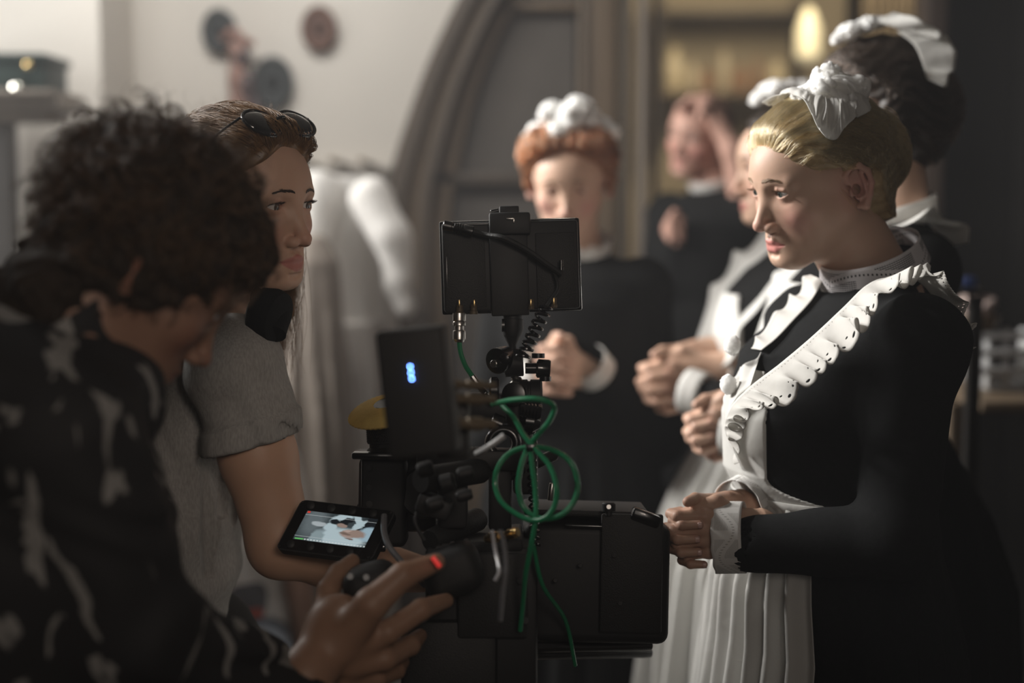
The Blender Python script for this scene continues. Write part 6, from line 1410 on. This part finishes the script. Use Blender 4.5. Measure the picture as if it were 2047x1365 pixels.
def coil(name, p0, p1, rpx, turns, wpx, m, bend=0):
    a, b = at(*p0), at(*p1); n = int(turns * 14); t = np.linspace(0, 1, n); ax = (b - a) / np.linalg.norm(b - a); x = np.cross(ax, [0, 1, 0]); x /= np.linalg.norm(x); y = np.cross(ax, x); r = PX(rpx, p0[2])
    P = a[None] + (b - a)[None] * t[:, None] + r * (x[None] * np.cos(2 * math.pi * turns * t)[:, None] + y[None] * np.sin(2 * math.pi * turns * t)[:, None]) + x[None] * (bend * np.sin(math.pi * t))[:, None]
    return MB().tube(P, PX(wpx, p0[2]), 8).obj(name, m, rig)
coil('coiled_lead', (1092, 612, 1.83), (1044, 716, 1.82), 12, 7.5, 3.4, M_cg); coil('coiled_lead', (1060, 850, 1.84), (1070, 1090, 1.80), 8, 17, 3.0, M_cg)
MB().tube(spline([at(1106, 540, 1.84), at(1116, 575, 1.835), at(1100, 600, 1.83), at(1090, 614, 1.83)], 16), PX(3.4, 1.83), 8).obj('lead', M_cr, rig)
# articulated arm
fcyl('arm_socket', (1025, 627, 1.86), (1024, 672, 1.86), 22, M_cb, rig, [(0, .8), (.05, .85), (.22, .85), (.24, .98), (.7, 1), (1, .8)]); fcyl('arm_post', (1024, 668, 1.86), (1024, 740, 1.86), 17, M_cb, rig, [(0, 1.1), (.3, .5), (.55, .46), (1, .46)])
fcyl('socket_screw', (1003, 650, 1.85), (1009, 650, 1.85), 13, M_dsteel, rig, n=14)
fcyl('rosette', (992, 722, 1.84), (1012, 716, 1.86), 26, M_dsteel, rig, [(0, .55), (.05, 1), (.9, 1), (1, .9)]); fcyl('rosette_hole', (1007, 716, 1.825), (1012, 716, 1.835), 10, M_cg, rig); fcyl('arm_bolt', (986, 727, 1.832), (996, 727, 1.842), 8, M_steel, rig, n=12)
fcyl('joint', (1008, 726, 1.86), (1046, 724, 1.86), 28, M_cb, rig); fcyl('wing_screw', (1050, 736, 1.85), (1074, 736, 1.85), 11, M_cg, rig)
wk = fcyl('wing_knob', (1072, 736, 1.845), (1100, 738, 1.845), 19, M_cg, rig, [(0, .8), (.1, 1), (.85, 1), (1, .9)]); fcyl('wing', (1076, 716, 1.84), (1076, 706, 1.84), 13, M_cg, wk, n=16); fcyl('wing', (1090, 752, 1.84), (1090, 762, 1.84), 12, M_cg, wk, n=16)
fcyl('joint', (978, 780, 1.83), (998, 780, 1.83), 27, M_cg, rig, [(0, .8), (.2, 1), (.8, 1), (1, .8)]); fcyl('joint', (1030, 790, 1.85), (1084, 790, 1.85), 32, M_cb, rig, [(0, .8), (.08, 1), (.45, 1), (.47, .9), (.55, .9), (.57, 1), (.92, 1), (1, .85)])
fcyl('joint_cap', (1026, 788, 1.825), (1034, 788, 1.845), 24, M_dsteel, rig); fcyl('jaw', (1034, 752, 1.84), (1030, 770, 1.84), 13, M_steel, rig, [(0, .6), (.3, 1), (.6, .7), (1, 1)], 8)
fcyl('arm_tube', (1030, 800, 1.85), (1046, 900, 1.84), 24, M_cb, rig); fcyl('ratchet', (1040, 818, 1.82), (1082, 824, 1.82), 17, M_cg, rig, [(0, .8)] + [(.1 + .08 * k, 1 if k % 2 else .88) for k in range(10)] + [(1, .8)], 20)
fcyl('ball_joint', (1038, 840, 1.83), (1080, 846, 1.83), 21, M_cg, rig, [(0, .5), (.3, 1), (.7, 1), (1, .5)]); fcyl('joint', (982, 840, 1.82), (1004, 850, 1.82), 18, M_cg, rig)
fbox('arm_base', 1050, 930, 50, 110, .05, 1.85, M_cb, rig, bev=.006); fbox('arm_bracket', 975, 815, 90, 60, .04, 1.86, M_cb, rig, bev=.006)
# ---- wireless transmitter with its blue lights and aerial couplings
R_ = Rv(-8, -6.5, 4); tx = MB().box(at(838, 782, 1.47), (PX(68, 1.47), .022, PX(128, 1.47)), R_, .005, 3).obj('transmitter', M_cr, rig)
M_led = mat('blue_lamp', (.1, .2, .9), .3, emit=(.12, .28, 1.0), estr=42)
for x, y in ((820, 733), (821.5, 745), (823, 757)):
    a = at(x, y, 1.4455); MB().sphere(a, (.0010, .0008, .0010), 12).obj('blue_light', M_led, tx)
for y, r in ((768, 10), (796, 12), (846, 14)):
    fcyl('aerial_coupling', (900, y, 1.51), (990, y + 3, 1.53), r, M_bronze, rig, [(0, .8), (.02, 1), (.2, 1), (.22, .75), (.35, .75), (.37, 1), (.7, 1), (.72, .7), (1, .7)], 18)
fbox('transmitter_mount', 905, 850, 70, 130, .04, 1.56, M_cb, rig, bev=.006)
# ---- viewfinder
d = 1.86; up = np.array([-.14, -.25, .95]); up /= np.linalg.norm(up); c = at(776, 815, d); x = np.array([1, -.02, .12]); x -= up * (x @ up); x /= np.linalg.norm(x); y = np.cross(up, x)
prof = [(.34, .0085), (.37, .0095), (.46, .0090), (.70, .0050), (.92, .0005), (1.0, -.0040), (.985, -.0060), (.90, -.0055)]; n = 144; V = []; F = []
for i, (k, z) in enumerate(prof):
    for j in range(n):
        q = 2 * math.pi * j / n; kk = k * (1 + (.016 * (1 if j % 3 == 0 else -.5) if 4 <= i <= 6 else 0)); V.append(c + .054 * kk * (x * math.cos(q) * 1.0 + y * math.sin(q)) + up * (z + .0025 * math.cos(q)))
for i in range(len(prof) - 1):
    for j in range(n): F.append((i * n + j, i * n + (j + 1) % n, (i + 1) * n + (j + 1) % n, (i + 1) * n + j))
evf = fcyl('viewfinder', (762, 826, d), (766, 908, d), 31, M_cb, rig, [(0, .80), (.03, .92), (.16, .95), (.18, .84), (.26, .84), (.28, .98), (.72, .98), (.74, .86), (.82, .86), (.9, 1.1), (1, 1.3)], 36)
cup = MB().add(V, F).obj('eyecup_cover', M_yel, evf); cup['label'] = 'yellow leather eyecup cover with pinked edge'
MB().lathe(c - up * .004, c + up * .0070, [(0, .012), (1, .0175)], 30).obj('eyepiece', M_cg, evf)
kn = MB()
for r_ in range(9):
    for j in range(40):
        q = 2 * math.pi * (j + .5 * (r_ % 2)) / 40; a, b_ = at(762, 826, d), at(766, 908, d); z = (b_ - a) / np.linalg.norm(b_ - a); xx = np.cross(z, [0, 1, 0]); xx /= np.linalg.norm(xx); yy = np.cross(z, xx); r0 = PX(30.5, d)
        dirn = xx * math.cos(q) + yy * math.sin(q)
        if dirn[1] > .25: continue
        p = a + (b_ - a) * (.31 + .045 * r_) + dirn * r0; kn.add([p + dirn * .0009, p + z * .0013, p + np.cross(z, dirn) * .0013, p - z * .0013, p - np.cross(z, dirn) * .0013], [(0, 1, 2), (0, 2, 3), (0, 3, 4), (0, 4, 1)])
k_ = kn.obj('knurling', M_cb, evf, False); k_['kind'] = 'stuff'
fbox('viewfinder_top', 772, 908, 128, 14, .07, 1.86, M_cg, rig, roll=1, bev=.003); fbox('viewfinder_body', 768, 1000, 96, 176, .06, 1.87, M_cb, rig, roll=1, bev=.008, seg=3); fbox('viewfinder_body', 838, 985, 80, 150, .05, 1.89, M_cb, rig, bev=.012)
fcyl('viewfinder_dial', (850, 985, 1.86), (850, 985, 1.845), 52, M_cb, rig, [(0, 1), (.7, 1), (1, .92)], 36)
for y_ in (936, 975, 1008): fcyl('button', (738, y_, 1.840), (738, y_, 1.837), 7, M_cb, rig, n=14)
fbox('edge_line', 722, 998, 2, 164, .003, 1.842, M_dsteel, rig, roll=.6, bev=.0003); fbox('viewfinder_foot', 742, 1090, 64, 14, .05, 1.86, M_cg, rig, roll=2, bev=.002)
# ---- small tilted screen
tl = at(603, 998, 1.845); u = np.array([.0800, -.012, -.0072]); v = np.array([-.0280, -.030, -.0545]); nn = np.cross(u, v); nn /= np.linalg.norm(nn); nn *= -1 if nn[2] < 0 else 1
ul, vl = np.linalg.norm(u), np.linalg.norm(v)
def quad_slab(name, a0, a1, b0, b1, top, th_, m, par, bev=.0, rc=.0):
    """slab over the (u,v) rectangle, its face at height top above the screen plane, rounded corners rc"""
    pts = []
    for cx, cy, q0 in ((a1 - rc, b0 + rc, -90), (a1 - rc, b1 - rc, 0), (a0 + rc, b1 - rc, 90), (a0 + rc, b0 + rc, 180)):
        for k in range(6 if rc else 1):
            q = math.radians(q0 + 18 * k); pts.append((cx + rc * math.cos(q), cy + rc * math.sin(q)))
    P3 = [tl + u * a + v * b + nn * (top - th_) for a, b in pts]; return MB().poly(P3, nn, th_).obj(name, m, par, auto=30)
scr = quad_slab('screen_housing', 0, 1.55, 0, 1.06, 0, .019, M_cb, rig, rc=.10); quad_slab('bezel', .02, 1.53, .02, 1.04, .0012, .0012, M_cg, scr, rc=.09)
for k in range(4):
    for b_, kk in ((.11, .20 + .34 * k), (.93, .20 + .32 * k)):
        cc = tl + u * kk + v * b_ + nn * .001; MB().lathe(cc, cc + nn * .0022, [(0, .0056), (.7, .0054), (1, .0044)], 18).obj('button', M_cb, scr)
for a_, b_ in ((.05, .06), (1.49, .06), (.05, 1.0), (1.49, 1.0)): cc = tl + u * a_ + v * b_; MB().lathe(cc, cc + nn * .0025, [(0, .0022), (1, .0016)], 10).obj('screw', M_dsteel, scr)
# picture on the screen: the clasped hands of the maids (emissive display)
m, nt, b = nt_mat('display_picture'); uv = N(nt, 'ShaderNodeUVMap'); sx = N(nt, 'ShaderNodeSeparateXYZ'); L(nt, uv.outputs[0], sx.inputs[0]); U_, V_ = sx.outputs[0], sx.outputs[1]
wob = N(nt, 'ShaderNodeTexNoise'); wob.inputs['Scale'].default_value = 9; L(nt, uv.outputs[0], wob.inputs['Vector']); wb_ = math_n(nt, 'MULTIPLY', math_n(nt, 'SUBTRACT', wob.outputs['Fac'], .5), .10)
def eb(cx, cy, rx, ry, rot=0.0, soft=.35):
    c_, s_ = math.cos(rot), math.sin(rot); dx = math_n(nt, 'ADD', math_n(nt, 'SUBTRACT', U_, cx), wb_); dy = math_n(nt, 'ADD', math_n(nt, 'SUBTRACT', V_, cy), wb_)
    a = math_n(nt, 'DIVIDE', math_n(nt, 'ADD', math_n(nt, 'MULTIPLY', dx, c_), math_n(nt, 'MULTIPLY', dy, s_)), rx); e = math_n(nt, 'DIVIDE', math_n(nt, 'SUBTRACT', math_n(nt, 'MULTIPLY', dy, c_), math_n(nt, 'MULTIPLY', dx, s_)), ry)
    q = math_n(nt, 'SQRT', math_n(nt, 'ADD', math_n(nt, 'MULTIPLY', a, a), math_n(nt, 'MULTIPLY', e, e))); n_ = N(nt, 'ShaderNodeMapRange'); L(nt, q, n_.inputs[0]); n_.inputs[1].default_value = 1 + soft * .5; n_.inputs[2].default_value = 1 - soft * .5; n_.inputs[3].default_value = 0; n_.inputs[4].default_value = 1
    return n_.outputs[0]
col = mix_n(nt, math_n(nt, 'GREATER_THAN', V_, -1), (.045, .06, .065), (.045, .06, .065)); Wh, Bk, Sk, Dm = (.50, .62, .66), (.010, .013, .016), (.33, .24, .20), (.14, .17, .18)
for f_, cc in ((eb(.16, .30, .15, .55, 0, .8), Dm), (eb(.25, .40, .10, .08), (.45, .5, .52)), (eb(.42, .45, .09, .14), Wh), (eb(.62, .80, .34, .36, -.25), Wh), (eb(.30, .90, .10, .30), (.28, .36, .38)), (eb(.52, .12, .11, .22, .5), Wh), (eb(.58, .22, .08, .16, .6), Bk), (eb(.44, .26, .06, .09), Bk), (eb(.92, .25, .14, .40, .2), Bk),
               (eb(.74, .10, .05, .25, -.3), Wh), (eb(.78, .30, .05, .22, .3), Wh), (eb(.98, .55, .16, .24), (.36, .50, .58)), (eb(.56, .36, .07, .06), Sk), (eb(.76, .60, .17, .15, -.2), Sk), (eb(.68, .52, .06, .03, -.5), (.5, .38, .33)), (eb(.66, .62, .07, .03, .1), (.20, .14, .115)), (eb(.70, .70, .08, .025, .2), (.42, .31, .27)), (eb(.74, .77, .07, .02, .25), (.18, .12, .10))):
    col = mix_n(nt, f_, col, cc)
def band(val, c_, w_): return math_n(nt, 'LESS_THAN', math_n(nt, 'ABSOLUTE', math_n(nt, 'SUBTRACT', val, c_)), w_)
lines = math_n(nt, 'MAXIMUM', math_n(nt, 'MAXIMUM', band(V_, .13, .004), band(V_, .87, .004)), math_n(nt, 'MULTIPLY', band(V_, .965, .02), math_n(nt, 'GREATER_THAN', math_n(nt, 'FRACT', math_n(nt, 'MULTIPLY', U_, 23)), .45)))
col = mix_n(nt, lines, col, (.7, .75, .75)); col = mix_n(nt, math_n(nt, 'MULTIPLY', band(U_, .03, .02), band(V_, .04, .03)), col, (.8, .05, .03)); col = mix_n(nt, math_n(nt, 'MULTIPLY', band(U_, .08, .06), band(V_, .965, .02)), col, (.15, .6, .15))
b.inputs['Base Color'].default_value = (.01, .01, .01, 1); b.inputs['Roughness'].default_value = .15; L(nt, col, b.inputs['Emission Color']); b.inputs['Emission Strength'].default_value = .75
G = np.array([[tl + u * (.19 + 1.16 * i / 20.) + v * (.22 + .60 * j / 12.) + nn * .0016 for j in range(13)] for i in range(21)]); grid_obj('display', G, m, scr)
fbox('screen_hinge', 727, 1050, 26, 90, .02, 1.87, M_cb, rig, bev=.004)
# ---- loose leads
def lead(pts, wpx, m, n=50, nm='lead'): return MB().tube(spline([at(*p) for p in pts], n), PX(wpx, pts[0][2]), 8).obj(nm, m, rig)
M_grey = mat('grey_lead_jacket', (.16, .16, .17), .35, coat=.3)
lead([(768, 1030, 1.80), (768, 1062, 1.78), (778, 1092, 1.76), (800, 1120, 1.74), (822, 1142, 1.74), (850, 1170, 1.76)], 6.5, M_grey)
lead([(1008, 870, 1.60), (990, 884, 1.60), (968, 898, 1.61), (952, 906, 1.64)], 5.5, mat('light_grey_lead', (.42, .42, .42), .4))
lead([(1000, 1060, 1.60), (1008, 1090, 1.60), (1012, 1130, 1.60), (1006, 1180, 1.60), (1000, 1240, 1.62)], 4.5, M_grey); lead([(984, 1060, 1.62), (990, 1100, 1.62), (998, 1140, 1.60), (990, 1160, 1.60)], 3.5, mat('silver_lead', (.5, .5, .52), .3))
lead([(1066, 1090, 1.74), (1085, 1170, 1.76), (1130, 1240, 1.82), (1150, 1330, 1.86)], 4.5, M_green); lead([(846, 1000, 1.74), (830, 1040, 1.72), (848, 1080, 1.72)], 4, M_cr)
# ---- tripod below the frame
hd = at(985, 1440, 1.86); MB().lathe(hd + V3(0, 0, -.10), hd + V3(0, 0, .03), [(0, .05), (.3, .07), (.8, .06), (1, .09)], 24).obj('tripod_head', M_cb, rig)
for k in range(3):
    q = math.radians(90 + 120 * k); MB().tube([hd + V3(0, 0, -.07), (hd[0] + .10 * math.cos(q), hd[1] + .10 * math.sin(q), .45), (hd[0] + .30 * math.cos(q), hd[1] + .24 * math.sin(q), .012)], .016, 10).obj('leg', M_cb, rig)
# ------------------------------------------------------------------ black flags on stands, added out of frame to shade the low aprons and crew
fl = thing('added_light_flag', (-1.17, 1.98, 0), 'tall black cloth flag on a stand left of the crew, added unseen to block light', 'flag')
MB().box((-1.17, 1.98, 1.35), (.006, .48, .76), None, .002).obj('cloth', M_black_bg, fl)
MB().cyl((-1.19, 1.98, 0.02), (-1.19, 1.98, 2.10), .012, 12).obj('stand_post', M_black_bg, fl)
for q in (0.3, 2.4, 4.5): MB().tube([(-1.19, 1.98, .22), (-1.19 + .25 * math.cos(q), 1.98 + .25 * math.sin(q), .012)], .010, 8).obj('leg', M_black_bg, fl)
fl = thing('added_light_flag', (-1.31, 2.93, 0), 'lower black cloth flag on a stand, added unseen left of the picture to block light', 'flag')  # second added flag, cuts the back light off the fair maid's apron
MB().box((-1.31, 2.93, 1.20), (.006, .17, .60), None, .002).obj('cloth', M_black_bg, fl)
MB().cyl((-1.33, 2.93, 0.02), (-1.33, 2.93, 1.81), .012, 12).obj('stand_post', M_black_bg, fl)
for q in (0.3, 2.4, 4.5): MB().tube([(-1.33, 2.93, .22), (-1.33 + .25 * math.cos(q), 2.93 + .25 * math.sin(q), .012)], .010, 8).obj('leg', M_black_bg, fl)
